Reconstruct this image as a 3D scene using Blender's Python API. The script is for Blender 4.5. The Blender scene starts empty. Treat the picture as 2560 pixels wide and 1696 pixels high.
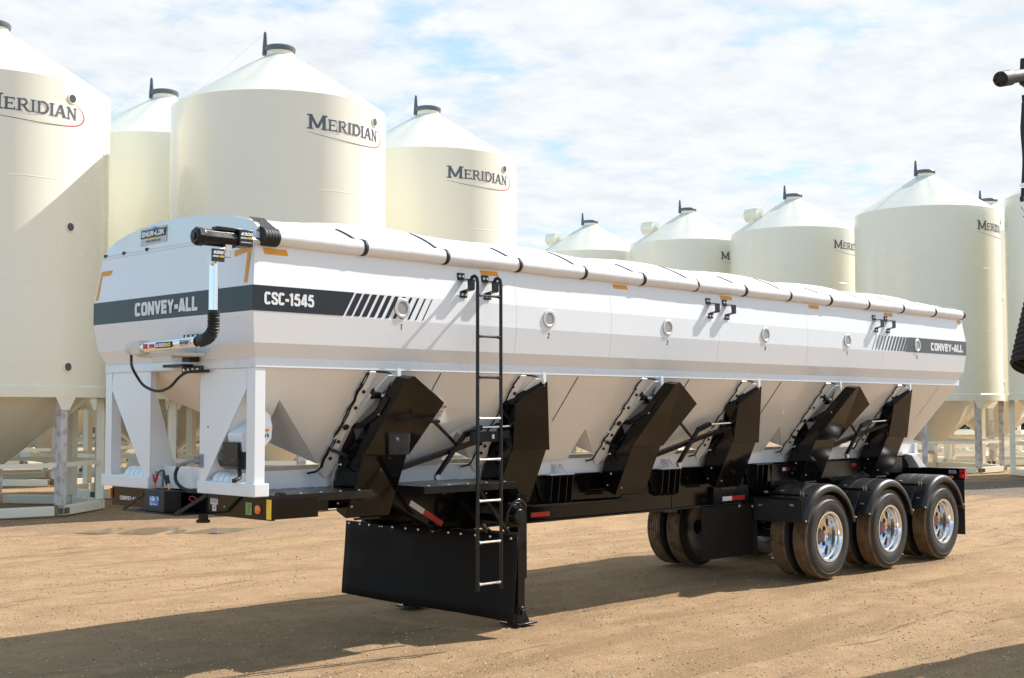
import bpy, bmesh, math, random
from mathutils import Vector, Matrix, noise
from math import sin, cos, pi, radians, sqrt, atan2
random.seed(7)
sc = bpy.context.scene
COL = sc.collection

# ------------------------------------------------------------------ camera
YAW, PITCH, ROLL = radians(44.517), radians(3.122), radians(-0.082)
CAM = Vector((-5.903, -9.902, 2.144))
F = Vector((cos(YAW)*cos(PITCH), sin(YAW)*cos(PITCH), sin(PITCH)))
R0 = Vector((sin(YAW), -cos(YAW), 0)); U0 = R0.cross(F)
RR = R0*cos(ROLL) + U0*sin(ROLL); UU = -R0*sin(ROLL) + U0*cos(ROLL)
cd = bpy.data.cameras.new('camera'); cam = bpy.data.objects.new('camera', cd); COL.objects.link(cam)
M = Matrix((RR, UU, -F)).transposed().to_4x4(); M.translation = CAM
cam.matrix_world = M
cd.lens = 45.24; cd.sensor_width = 36; cd.clip_start = .1; cd.clip_end = 3000
sc.camera = cam

# ------------------------------------------------------------------ light
SUN = Vector((1.1, -.27, 1.0)).normalized()
EL = math.asin(SUN.z); AZ = atan2(SUN.y, SUN.x)
ld = bpy.data.lights.new('sun', 'SUN'); ld.energy = 4.7; ld.angle = radians(.5); ld.color = (1, .965, .91)
sun = bpy.data.objects.new('sun', ld); COL.objects.link(sun)
sun.rotation_euler = SUN.to_track_quat('Z', 'Y').to_euler(); sun.location = (0, 0, 30)
sc.view_settings.view_transform = 'Standard'; sc.view_settings.look = 'None'
sc.view_settings.exposure = 0.70; sc.view_settings.gamma = 1
sc.render.resolution_x = 1024; sc.render.resolution_y = 678

w = bpy.data.worlds.new("World"); sc.world = w; w.use_nodes = True
nt = w.node_tree; nt.nodes.clear(); N = nt.nodes.new; L = nt.links.new
out = N('ShaderNodeOutputWorld'); bg = N('ShaderNodeBackground'); L(bg.outputs[0], out.inputs[0])
sky = N('ShaderNodeTexSky'); sky.sky_type = 'NISHITA'; sky.sun_disc = False
sky.sun_elevation = EL; sky.sun_rotation = pi/2 - AZ; sky.air_density = 1.0; sky.dust_density = .6; sky.ozone_density = 1.5
bg.inputs[1].default_value = .105
tc = N('ShaderNodeTexCoord'); sep = N('ShaderNodeSeparateXYZ'); L(tc.outputs['Generated'], sep.inputs[0])
def math_(op, a, b=None, c=None, clamp=False):
    n = N('ShaderNodeMath'); n.operation = op; n.use_clamp = clamp
    for i, v in enumerate((a, b, c)):
        if v is None: continue
        if isinstance(v, (int, float)): n.inputs[i].default_value = v
        else: L(v, n.inputs[i])
    return n.outputs[0]
zz = math_('MAXIMUM', sep.outputs[2], .0); zd = math_('ADD', zz, .10)
cx = math_('DIVIDE', sep.outputs[0], zd); cy = math_('DIVIDE', sep.outputs[1], zd)
cmb = N('ShaderNodeCombineXYZ'); L(cx, cmb.inputs[0]); L(cy, cmb.inputs[1])
n1 = N('ShaderNodeTexNoise'); n1.inputs['Scale'].default_value = 1.3; n1.inputs['Detail'].default_value = 9; n1.inputs['Roughness'].default_value = .56; n1.inputs['Distortion'].default_value = .25
n2 = N('ShaderNodeTexNoise'); n2.inputs['Scale'].default_value = 6.5; n2.inputs['Detail'].default_value = 7; n2.inputs['Roughness'].default_value = .6
L(cmb.outputs[0], n1.inputs[0]); L(cmb.outputs[0], n2.inputs[0])
v = math_('ADD', math_('MULTIPLY', n1.outputs[0], .60), math_('MULTIPLY', n2.outputs[0], .40))
# thicker cloud toward the sun and the horizon
dp = N('ShaderNodeVectorMath'); dp.operation = 'DOT_PRODUCT'; L(tc.outputs['Generated'], dp.inputs[0]); dp.inputs[1].default_value = (cos(AZ+.15), sin(AZ+.15), 0)
v = math_('ADD', v, math_('MULTIPLY', dp.outputs['Value'], .18))
mr = N('ShaderNodeMapRange'); L(v, mr.inputs[0]); mr.inputs[1].default_value = .45; mr.inputs[2].default_value = .61; mr.interpolation_type = 'SMOOTHSTEP'
cover = math_('MULTIPLY', mr.outputs[0], .95)
cshade = N('ShaderNodeMapRange'); L(n2.outputs[0], cshade.inputs[0]); cshade.inputs[1].default_value = .35; cshade.inputs[2].default_value = .65
cshade.inputs[3].default_value = 5.25; cshade.inputs[4].default_value = 6.15
cc = N('ShaderNodeMix'); cc.data_type = 'RGBA'; cc.blend_type = 'MULTIPLY'; cc.inputs[0].default_value = 1
cc.inputs[6].default_value = (.955, .985, 1.01, 1); L(cshade.outputs[0], cc.inputs[7])
blue = N('ShaderNodeMix'); blue.data_type = 'RGBA'; blue.blend_type = 'MULTIPLY'; blue.inputs[0].default_value = 1
L(sky.outputs[0], blue.inputs[6]); blue.inputs[7].default_value = (.95, 1.15, 1.25, 1)
veil = N('ShaderNodeMix'); veil.data_type = 'RGBA'; veil.inputs[0].default_value = .58; L(blue.outputs[2], veil.inputs[6]); veil.inputs[7].default_value = (3.6, 5.1, 6.4, 1)
mx = N('ShaderNodeMix'); mx.data_type = 'RGBA'; L(cover, mx.inputs[0]); L(veil.outputs[2], mx.inputs[6]); L(cc.outputs[2], mx.inputs[7])
L(mx.outputs[2], bg.inputs[0])

# ------------------------------------------------------------------ materials
def mat(name, col, rough=.5, metal=0, coat=0, bump=None, var=None, spec=.5, emit=None, dust=None):
    """bump=(scale,strength) ; var=(scale,color2,lo,hi) ; dust=(color,amount,scale)"""
    m = bpy.data.materials.new(name); m.use_nodes = True
    t = m.node_tree; b = t.nodes['Principled BSDF']
    b.inputs['Base Color'].default_value = (*col, 1); b.inputs['Roughness'].default_value = rough
    b.inputs['Metallic'].default_value = metal; b.inputs['Coat Weight'].default_value = coat; b.inputs['Coat Roughness'].default_value = .08
    b.inputs['Specular IOR Level'].default_value = spec
    tcn = t.nodes.new('ShaderNodeTexCoord'); src = tcn.outputs['Object']
    last = None
    if var:
        n = t.nodes.new('ShaderNodeTexNoise'); n.inputs['Scale'].default_value = var[0]; n.inputs['Detail'].default_value = 6; t.links.new(src, n.inputs[0])
        r = t.nodes.new('ShaderNodeMapRange'); r.inputs[1].default_value = var[2]; r.inputs[2].default_value = var[3]; t.links.new(n.outputs[0], r.inputs[0])
        x = t.nodes.new('ShaderNodeMix'); x.data_type = 'RGBA'; t.links.new(r.outputs[0], x.inputs[0])
        x.inputs[6].default_value = (*col, 1); x.inputs[7].default_value = (*var[1], 1); t.links.new(x.outputs[2], b.inputs['Base Color']); last = x.outputs[2]
        rr_ = t.nodes.new('ShaderNodeMapRange'); t.links.new(n.outputs[0], rr_.inputs[0]); rr_.inputs[1].default_value = .3; rr_.inputs[2].default_value = .7
        rr_.inputs[3].default_value = rough*.85; rr_.inputs[4].default_value = min(1, rough*1.25+.02); t.links.new(rr_.outputs[0], b.inputs['Roughness'])
    if bump:
        n = t.nodes.new('ShaderNodeTexNoise'); n.inputs['Scale'].default_value = bump[0]; n.inputs['Detail'].default_value = 3 if bump[0] < 10 else 6; t.links.new(src, n.inputs[0])
        bp = t.nodes.new('ShaderNodeBump'); bp.inputs['Strength'].default_value = bump[1]; bp.inputs['Distance'].default_value = bump[2] if len(bump) > 2 else .02
        t.links.new(n.outputs[0], bp.inputs['Height']); t.links.new(bp.outputs[0], b.inputs['Normal'])
    if emit: b.inputs['Emission Color'].default_value = (*emit[0], 1); b.inputs['Emission Strength'].default_value = emit[1]
    return m
WHITE = mat('white_paint', (.80, .82, .845), .20, coat=.35, bump=(.9, .07, .02), var=(2, (.79, .81, .83), .4, .7))
HOPW = mat('white_hopper_paint', (.82, .83, .82), .18, coat=.4, bump=(2.0, .10, .02), var=(4, (.805, .81, .80), .4, .7))
GALV = mat('light_blue_white_paint', (.77, .81, .86), .25, coat=.3, var=(3, (.75, .79, .83), .4, .7))
CREAM = mat('cream_bin_paint', (.855, .83, .70), .22, coat=.2, bump=(.5, .05, .03), var=(.6, (.85, .82, .685), .4, .7))
ROOFW = mat('bin_roof_paint', (.76, .735, .63), .35, coat=.1, bump=(.9, .12, .03), var=(1.5, (.73, .70, .59), .4, .7))
GREYP = mat('grey_plastic_lid', (.10, .12, .15), .35, bump=(30, .1))
WRAP = mat('peeling_wrap', (.60, .59, .60), .35, bump=(9, .5), var=(5, (.44, .40, .37), .48, .60))
BLACK = mat('black_gloss_paint', (.003, .003, .003), .10, spec=.30, bump=(1.3, .05, .02))
BLACKM = mat('black_satin_paint', (.007, .007, .008), .26, spec=.4, bump=(40, .04), var=(6, (.012, .011, .010), .45, .75))
RUBBER = mat('black_rubber', (.018, .018, .019), .55, bump=(20, .12), var=(2.5, (.035, .031, .027), .45, .75))
SKIRT = mat('rubber_sheet', (.016, .013, .0115), .6, spec=.12, bump=(2.5, .2, .03), var=(3, (.024, .020, .016), .45, .8))
PLAST = mat('black_fender_plastic', (.016, .017, .02), .34, bump=(60, .06), var=(5, (.03, .028, .026), .5, .8))
TYRE = mat('tyre_sidewall', (.022, .022, .023), .5, bump=(50, .15), var=(4, (.045, .040, .034), .45, .75))
TREAD = mat('muddy_tread', (.225, .14, .068), .85, bump=(45, .6), var=(9, (.12, .076, .042), .48, .66))
ALU = mat('polished_aluminium', (.86, .87, .89), .13, metal=1)
ALUD = mat('brushed_aluminium', (.70, .69, .665), .36, metal=.9, bump=(2.5, .12, .01), var=(3, (.74, .74, .72), .4, .7))
CHROME = mat('chrome_steel', (.8, .81, .83), .15, metal=1)
ZINC = mat('zinc_bolt', (.72, .72, .70), .3, metal=.8)
TARP = mat('white_vinyl_tarp', (.82, .81, .81), .42, bump=(6, .28, .03), var=(5, (.79, .775, .77), .4, .7))
STRAP = mat('black_webbing', (.02, .018, .018), .6)
YEL = mat('amber_reflective_tape', (.80, .33, .010), .45, var=(40, (.74, .33, .02), .4, .6))
YEL2 = mat('yellow_reflector', (.95, .62, .03), .3, coat=.4)
REDT = mat('red_reflective_tape', (.55, .02, .015), .35, coat=.4, var=(60, (.42, .015, .01), .4, .6))
WHT = mat('white_reflective_tape', (.72, .76, .80), .35, coat=.4)
DECAL = mat('black_decal', (.010, .014, .020), .22, spec=.5, var=(4, (.016, .020, .026), .45, .7))
DECALG = mat('paler_decal', (.035, .042, .052), .2, coat=.4)  # paler decal for the rear stripe and slashes
LETW = mat('white_lettering', (.76, .77, .78), .4)
LETB = mat('black_lettering', (.02, .02, .022), .4)
LETG = mat('slate_lettering', (.10, .115, .155), .35)
REDL = mat('red_lettering', (.62, .05, .07), .35)
YELL = mat('yellow_lettering', (.85, .62, .03), .35)
GLASS = mat('sight_glass', (.33, .32, .33), .15, coat=.5)
DGLASS = mat('dark_sight_glass', (.05, .055, .06), .12, coat=.8)
LABEL = mat('label_silver', (.62, .63, .65), .35, var=(30, (.5, .5, .52), .4, .7))
GREENL = mat('green_label', (.18, .34, .06), .4, var=(60, (.30, .45, .12), .5, .6))
BLUEL = mat('blue_label', (.03, .16, .50), .3, var=(30, (.45, .65, .85), .5, .6))
ORANGE = mat('orange_lens', (.85, .20, .02), .2, coat=.8)
REDLENS = mat('red_lens', (.60, .02, .02), .15, coat=1)
GREENLED = mat('green_dot', (.05, .75, .08), .4)
COPPER = mat('copper_clamp', (.75, .38, .22), .3, metal=.9)
REDPL = mat('red_plastic', (.5, .02, .03), .4)
BEIGEPL = mat('beige_plastic', (.66, .63, .55), .45)
GREYC = mat('grey_cable', (.25, .26, .28), .45)
DKGRN = mat('dark_foliage', (.035, .055, .022), .8, var=(2, (.07, .09, .03), .4, .6))
NEON = mat('neon_yellow', (.65, .85, .05), .4)

# ------------------------------------------------------------------ mesh helpers
ORG = {}
class MB:
    def __init__(s): s.v = []; s.f = []; s.m = []; s.sm = []
    def add(s, vs, fs, mi=0, smooth=False):
        o = len(s.v); s.v += [tuple(v) for v in vs]
        for f in fs: s.f.append([i+o for i in f]); s.m.append(mi); s.sm.append(smooth)
        return s
    def box(s, x0, x1, y0, y1, z0, z1, mi=0):
        x0, x1 = min(x0, x1), max(x0, x1); y0, y1 = min(y0, y1), max(y0, y1); z0, z1 = min(z0, z1), max(z0, z1)
        vs = [(x, y, z) for x in (x0, x1) for y in (y0, y1) for z in (z0, z1)]
        return s.add(vs, [(0,1,3,2),(4,6,7,5),(0,4,5,1),(2,3,7,6),(0,2,6,4),(1,5,7,3)], mi)
    def prism(s, pts, vec, mi=0):
        """polygon pts (3d) extruded by vec"""
        n = len(pts); v = Vector(vec); a = [Vector(p) for p in pts]; b = [p+v for p in a]
        nr = Vector((0, 0, 0))
        for i in range(n): nr += a[i].cross(a[(i+1) % n])
        fl = nr.dot(v) > 0
        f = [tuple(range(n)) if not fl else tuple(reversed(range(n))), tuple(reversed(range(n, 2*n))) if not fl else tuple(range(n, 2*n))]
        for i in range(n):
            j = (i+1) % n
            f.append((j, i, i+n, j+n) if not fl else (i, j, j+n, i+n))
        return s.add(a+b, f, mi)
    def beam(s, p0, p1, wx, wz, up=(0, 0, 1), mi=0):
        p0 = Vector(p0); p1 = Vector(p1); d = (p1-p0).normalized(); u = Vector(up)
        if abs(d.dot(u)) > .98: u = Vector((1, 0, 0))
        sd = d.cross(u).normalized(); u = sd.cross(d).normalized()
        c = [p0+sd*a*wx/2+u*b*wz/2 for a, b in ((-1,-1),(1,-1),(1,1),(-1,1))]
        return s.prism(c, p1-p0, mi)
    def tube(s, path, r, n=10, mi=0, caps=True):
        path = [Vector(p) for p in path]; rs = r if isinstance(r, (list, tuple)) else [r]*len(path)
        vs = []; fs = []; prev = None
        for i, p in enumerate(path):
            d = (path[min(i+1, len(path)-1)]-path[max(i-1, 0)]).normalized()
            if prev is None: a = d.orthogonal().normalized()
            else: a = (prev-d*prev.dot(d)).normalized()
            prev = a; b = d.cross(a)
            for k in range(n):
                t = 2*pi*k/n; vs.append(p+(a*cos(t)+b*sin(t))*rs[i])
        for i in range(len(path)-1):
            for k in range(n):
                k2 = (k+1) % n; fs.append((i*n+k, i*n+k2, (i+1)*n+k2, (i+1)*n+k))
        s.add(vs, fs, mi, True)
        if caps:
            s.add(vs[:n], [tuple(reversed(range(n)))], mi); s.add(vs[-n:], [tuple(range(n))], mi)
        return s
    def cyl(s, p0, p1, r0, r1=None, n=20, mi=0): return s.tube([p0, p1], [r0, r0 if r1 is None else r1], n, mi)
    def lathe(s, prof, c=(0, 0, 0), axis='z', n=64, mi=0, a0=0, a1=2*pi, smooth=True):
        """prof [(r,h)]"""
        full = abs(a1-a0-2*pi) < 1e-6; m = n if full else n+1; vs = []; fs = []
        for k in range(m):
            t = a0+(a1-a0)*k/n
            for r, h in prof:
                if axis == 'z': vs.append((c[0]+r*cos(t), c[1]+r*sin(t), c[2]+h))
                elif axis == 'y': vs.append((c[0]+r*cos(t), c[1]+h, c[2]+r*sin(t)))
                else: vs.append((c[0]+h, c[1]+r*cos(t), c[2]+r*sin(t)))
        q = len(prof)
        for k in range(n):
            k2 = (k+1) % m
            for i in range(q-1): fs.append((k*q+i, k2*q+i, k2*q+i+1, k*q+i+1))
        return s.add(vs, fs, mi, smooth)
    def sphere(s, c, r, mi=0, n=8): return s.lathe([(max(1e-4, r*sin(pi*i/n)), -r*cos(pi*i/n)) for i in range(n+1)], c, 'z', n*2, mi)
    def build(s, name, mats, parent=None, bevel=0, sharp=35, solid=0):
        if not isinstance(mats, (list, tuple)): mats = [mats]
        me = bpy.data.meshes.new(name); o = ORG.get(parent.name, Vector((0, 0, 0))) if parent else Vector((0, 0, 0))
        me.from_pydata([Vector(v)-o for v in s.v], [], s.f)
        for m_ in mats: me.materials.append(m_)
        me.polygons.foreach_set('material_index', s.m); me.polygons.foreach_set('use_smooth', s.sm)
        me.validate(); me.update()
        bm = bmesh.new(); bm.from_mesh(me); bmesh.ops.remove_doubles(bm, verts=bm.verts, dist=1e-5)
        bmesh.ops.recalc_face_normals(bm, faces=bm.faces); bm.to_mesh(me); bm.free()
        if any(s.sm): me.set_sharp_from_angle(angle=radians(sharp))
        ob = bpy.data.objects.new(name, me); COL.objects.link(ob)
        if parent: ob.parent = parent; ORG[ob.name] = o
        if solid: md = ob.modifiers.new('solid', 'SOLIDIFY'); md.thickness = solid
        if bevel:
            md = ob.modifiers.new('bevel', 'BEVEL'); md.width = bevel; md.segments = 2; md.limit_method = 'ANGLE'; md.angle_limit = radians(40); md.harden_normals = False
        return ob
def thing(name, label, cat, loc=(0, 0, 0), group=None):
    o = bpy.data.objects.new(name, None); COL.objects.link(o); o.location = loc; o.empty_display_size = .2
    ORG[o.name] = Vector(loc); o['label'] = label; o['category'] = cat
    if group: o['group'] = group
    return o
def tag(o, label, cat, group=None):
    o['label'] = label; o['category'] = cat
    if group: o['group'] = group
    return o
def structure(o, kind='structure'): o['kind'] = kind; return o

def sq(cx_, cy_, a, b_, d0, d1, n=18, e=.6):
    o = []
    for i in range(n+1):
        t = radians(d0+(d1-d0)*i/n); c_, s_ = cos(t), sin(t); o.append((cx_+a*math.copysign(abs(c_)**e, c_), cy_+b_*math.copysign(abs(s_)**e, s_)))
    return o
BG = {'C': (.52, [sq(.26, .5, .175, .415, 32, 328)]), 'O': (.52, [sq(.26, .5, .175, .415, 0, 360, 26)]), '0': (.52, [sq(.26, .5, .175, .415, 0, 360, 26)]),
 'N': (.54, [[(.085, 0), (.085, 1)], [(.455, 0), (.455, 1)], [(.10, .93), (.44, .07)]]), 'V': (.52, [[(.07, 1), (.25, .04)], [(.43, 1), (.25, .04)]]),
 'E': (.46, [[(.085, 0), (.085, 1)], [(.16, .915), (.44, .915)], [(.16, .51), (.41, .51)], [(.16, .085), (.44, .085)]]), 'Y': (.52, [[(.06, 1), (.25, .48)], [(.44, 1), (.25, .48)], [(.25, .5), (.25, 0)]]),
 'A': (.54, [[(.07, 0), (.25, .97)], [(.47, 0), (.29, .97)], [(.15, .25), (.39, .25)]]), 'L': (.44, [[(.085, 0), (.085, 1)], [(.16, .085), (.43, .085)]]), '-': (.30, [[(.0, .42), (.30, .42)]]),
 'S': (.52, [[(.435, .68), (.435, .78), (.40, .87), (.34, .91), (.26, .917), (.18, .91), (.12, .86), (.09, .78), (.095, .68), (.14, .60), (.24, .53), (.35, .45), (.425, .37), (.435, .28), (.43, .18), (.39, .11), (.32, .085), (.25, .083), (.17, .09), (.11, .14), (.088, .22), (.088, .33)]]),
 '1': (.34, [[(.20, 0), (.20, 1)], [(.03, .78), (.14, .88)]]), '4': (.54, [[(.38, 0), (.38, 1)], [(.03, .24), (.53, .24)], [(.32, .96), (.08, .28)]]),
 '5': (.52, [[(.10, .915), (.46, .915)], [(.14, .86), (.11, .50)], [(.12, .53), (.19, .60), (.28, .61), (.37, .57), (.43, .48), (.435, .36), (.435, .22), (.40, .12), (.33, .085), (.25, .083), (.16, .10), (.10, .17), (.088, .28)]]),
 'H': (.54, [[(.085, 0), (.085, 1)], [(.455, 0), (.455, 1)], [(.16, .52), (.38, .52)]]), 'U': (.52, [[(.085, 1), (.085, .3)]+sq(.26, .28, .175, .195, 180, 360, 12)+[(.435, .3), (.435, 1)]]),
 'R': (.54, [[(.085, 0), (.085, 1)], [(.16, .915), (.28, .915)]+sq(.28, .72, .165, .195, 80, -80, 12)+[(.16, .52)], [(.30, .50), (.46, 0)]]), 'P': (.50, [[(.085, 0), (.085, 1)], [(.16, .915), (.28, .915)]+sq(.28, .70, .150, .215, 80, -80, 12)+[(.16, .48)]]),
 'K': (.54, [[(.085, 0), (.085, 1)], [(.16, .42), (.46, 1)], [(.24, .55), (.48, 0)]]), 'D': (.53, [[(.085, 0), (.085, 1)], [(.16, .915), (.24, .915)]+sq(.24, .5, .20, .415, 85, -85, 16)+[(.16, .085)]]),
 'T': (.48, [[(.24, 0), (.24, .85)], [(.01, .915), (.47, .915)]]), 'I': (.20, [[(.10, 0), (.10, 1)]]), ' ': (.25, []),
 '2': (.50, [[(.09, .70), (.10, .82), (.17, .90), (.27, .915), (.37, .88), (.42, .78), (.40, .64), (.30, .46), (.10, .10)], [(.06, .075), (.45, .075)]]), '3': (.50, [[(.08, .75), (.12, .86), (.25, .915), (.38, .86), (.40, .72), (.34, .57), (.20, .53)], [(.20, .52), (.36, .48), (.42, .36), (.41, .2), (.34, .11), (.24, .085), (.12, .12), (.07, .25)]]),
 '6': (.50, [[(.42, .76), (.36, .88), (.25, .915), (.15, .86), (.09, .72), (.08, .45), (.09, .26), (.14, .13), (.25, .085), (.36, .12), (.42, .25), (.42, .40), (.35, .53), (.25, .56), (.15, .50), (.10, .40)]])}
BG['8'] = (.52, [sq(.26, .73, .155, .19, 0, 360, 18, .8), sq(.26, .29, .175, .21, 0, 360, 18, .8)])
def text(mb, body, origin, right, up, width, height, bold=0, mi=0, slant=0, spacing=1.0, t=.185):
    """heavy condensed lettering in width x height, lower-left corner at origin"""
    o = Vector(origin); r = Vector(right); u = Vector(up); nr = r.cross(u).normalized()
    tot = sum(BG[c][0]+.035 for c in body)-.035; sx = width/tot; sy_ = height; x = 0; k = 0
    for c in body:
        wd_, st_ = BG[c]
        for pl in st_:
            k += 1; off = nr*(.00035*(k % 3)); n = len(pl); vs = []
            for i, (px_, py_) in enumerate(pl):
                a = Vector((pl[i][0]-pl[i-1][0], (pl[i][1]-pl[i-1][1])*sy_/sx)) if i else None; b_ = Vector((pl[i+1][0]-pl[i][0], (pl[i+1][1]-pl[i][1])*sy_/sx)) if i < n-1 else None
                if n > 4 and pl[0] == pl[-1] or (n > 4 and abs(pl[0][0]-pl[-1][0])+abs(pl[0][1]-pl[-1][1]) < 1e-6):
                    if a is None: a = Vector((pl[0][0]-pl[-2][0], (pl[0][1]-pl[-2][1])*sy_/sx))
                    if b_ is None: b_ = Vector((pl[1][0]-pl[0][0], (pl[1][1]-pl[0][1])*sy_/sx))
                d_ = ((a.normalized() if a else Vector((0, 0)))+(b_.normalized() if b_ else Vector((0, 0)))); d_ = d_.normalized() if d_.length > 1e-6 else a.normalized()
                nn = Vector((-d_.y, d_.x))*t/2*1.0
                for sg_ in (-1, 1):
                    X_ = (x+px_)*sx+sg_*nn.x*sx; Y_ = py_*sy_+sg_*nn.y*sx
                    Y_ = min(max(Y_, 0), sy_); vs.append(o+r*(X_+slant*Y_)+u*Y_+off)
            mb.add(vs, [(2*i, 2*i+2, 2*i+3, 2*i+1) for i in range(n-1)], mi)
        x += wd_+.035
XP = (1, 0, 0); YM = (0, -1, 0); ZP = (0, 0, 1)
exec_parts = []

# ================================================================== GROUND
GCOL = None
def ground_mat():
    m = bpy.data.materials.new('sandy_gravel'); m.use_nodes = True; t = m.node_tree; b = t.nodes['Principled BSDF']; Nn = t.nodes.new; Lk = t.links.new
    g = Nn('ShaderNodeNewGeometry'); P = g.outputs['Position']
    def noi(scale, det, rough=.55, vec=P, dist=0):
        n = Nn('ShaderNodeTexNoise'); n.inputs['Scale'].default_value = scale; n.inputs['Detail'].default_value = det; n.inputs['Roughness'].default_value = rough; n.inputs['Distortion'].default_value = dist; Lk(vec, n.inputs[0]); return n.outputs[0]
    def rng(v_, a, b_, c=0, d=1):
        n = Nn('ShaderNodeMapRange'); Lk(v_, n.inputs[0]); n.inputs[1].default_value = a; n.inputs[2].default_value = b_; n.inputs[3].default_value = c; n.inputs[4].default_value = d; n.interpolation_type = 'SMOOTHSTEP'; return n.outputs[0]
    def mix(f, a, b_):
        n = Nn('ShaderNodeMix'); n.data_type = 'RGBA'
        if isinstance(f, float): n.inputs[0].default_value = f
        else: Lk(f, n.inputs[0])
        for s_, q in ((6, a), (7, b_)):
            if isinstance(q, tuple): n.inputs[s_].default_value = (*q, 1)
            else: Lk(q, n.inputs[s_])
        return n.outputs[2]
    mp = Nn('ShaderNodeMapping'); mp.inputs['Rotation'].default_value = (0, 0, radians(38)); mp.inputs['Scale'].default_value = (.13, 1.0, 1); Lk(P, mp.inputs[0]); T = mp.outputs[0]
    mp2 = Nn('ShaderNodeMapping'); mp2.inputs['Rotation'].default_value = (0, 0, radians(47)); mp2.inputs['Scale'].default_value = (.09, 1.0, 1); Lk(P, mp2.inputs[0]); T2 = mp2.outputs[0]
    base = mix(rng(noi(.35, 5), .35, .65), (.375, .235, .121), (.320, .197, .100))
    base = mix(rng(noi(2.2, 8, .65), .38, .66), base, (.425, .272, .148))
    base = mix(rng(noi(1.6, 6, .6, T, .6), .49, .63), base, (.285, .178, .088))      # wheel tracks, pressed earth
    base = mix(rng(noi(3.8, 8, .7, T2, .8), .585, .68), base, (.19, .116, .066))      # loose dark clods along the tracks
    fine = noi(38, 6, .75); base = mix(rng(fine, .53, .68), base, (.51, .365, .23))
    base = mix(rng(noi(60, 4, .7), .585, .69), base, (.16, .104, .06))
    # damp gravel strip before the far bins
    mp3 = Nn('ShaderNodeMapping'); mp3.inputs['Rotation'].default_value = (0, 0, radians(-0)); Lk(P, mp3.inputs[0])
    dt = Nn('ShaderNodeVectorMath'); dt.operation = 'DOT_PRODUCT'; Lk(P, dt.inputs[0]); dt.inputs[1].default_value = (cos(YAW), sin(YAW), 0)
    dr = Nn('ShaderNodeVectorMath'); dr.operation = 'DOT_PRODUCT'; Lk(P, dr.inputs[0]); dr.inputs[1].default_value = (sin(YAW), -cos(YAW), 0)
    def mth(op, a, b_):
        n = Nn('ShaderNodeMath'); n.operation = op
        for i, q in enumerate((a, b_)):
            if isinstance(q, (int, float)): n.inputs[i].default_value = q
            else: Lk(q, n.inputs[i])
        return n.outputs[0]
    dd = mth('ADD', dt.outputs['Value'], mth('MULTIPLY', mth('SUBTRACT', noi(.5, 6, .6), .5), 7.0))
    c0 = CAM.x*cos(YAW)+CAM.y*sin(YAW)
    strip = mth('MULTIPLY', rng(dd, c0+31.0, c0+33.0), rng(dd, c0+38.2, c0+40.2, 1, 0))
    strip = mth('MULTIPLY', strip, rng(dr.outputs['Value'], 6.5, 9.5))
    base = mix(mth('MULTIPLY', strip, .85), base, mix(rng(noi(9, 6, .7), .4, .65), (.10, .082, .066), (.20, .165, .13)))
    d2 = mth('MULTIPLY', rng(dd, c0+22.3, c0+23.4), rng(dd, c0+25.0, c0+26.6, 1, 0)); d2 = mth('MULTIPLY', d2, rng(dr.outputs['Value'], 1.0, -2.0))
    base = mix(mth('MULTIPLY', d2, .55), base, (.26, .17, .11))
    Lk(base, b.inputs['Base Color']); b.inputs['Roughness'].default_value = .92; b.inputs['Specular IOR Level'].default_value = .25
    h = mth('ADD', mth('MULTIPLY', noi(1.6, 6, .6, T, .6), .9), mth('ADD', mth('MULTIPLY', noi(14, 8, .75), .55), mth('MULTIPLY', noi(70, 5, .8), .28)))
    vo = Nn('ShaderNodeTexVoronoi'); vo.inputs['Scale'].default_value = 34; Lk(P, vo.inputs[0]); h = mth('ADD', h, mth('MULTIPLY', rng(vo.outputs['Distance'], .0, .5, 1, 0), .16))
    bp = Nn('ShaderNodeBump'); bp.inputs['Strength'].default_value = .85; bp.inputs['Distance'].default_value = .05; Lk(h, bp.inputs['Height']); Lk(bp.outputs[0], b.inputs['Normal'])
    return m
GM = ground_mat()
def gz(x, y):
    d = sqrt((x-4)**2+(y-2)**2); a = .018 if d < 60 else .018
    q = Vector((x*cos(radians(38))*.16+y*sin(radians(38))*.16, -x*sin(radians(38))*1.1+y*cos(radians(38))*1.1, 0))
    z = noise.fractal(q*1.2, 1, 2, 3)*.022 + noise.fractal(Vector((x*.5, y*.5, 3)), 1, 2, 4)*.02
    near = min(1, max(0, (abs(y)-1.6)/1.5)) if -2 < x < 14 else 1
    pud = max(0, 1-((x-6.3)/2.6)**2-((y-11.2)/1.7)**2)
    return z*(.35+.65*near) - .02 - .03*min(1, pud*2)
def axis_vals(c, near, step, far):
    v_ = [c+i*step for i in range(-int(near/step), int(near/step)+1)]
    a = v_[-1]; st = step
    hi = []
    while a < c+far: st *= 1.22; a += st; hi.append(a)
    a = v_[0]; st = step; lo = []
    while a > c-far: st *= 1.22; a -= st; lo.append(a)
    return lo[::-1]+v_+hi
xs = axis_vals(4, 11, .075, 1500); ys = axis_vals(2, 11, .075, 1500)
g = MB(); vs = [(x, y, gz(x, y)) for x in xs for y in ys]; ny = len(ys)
g.add(vs, [(i*ny+j, (i+1)*ny+j, (i+1)*ny+j+1, i*ny+j+1) for i in range(len(xs)-1) for j in range(ny-1)], 0, True)
structure(g.build('ground', GM, sharp=180))

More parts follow.
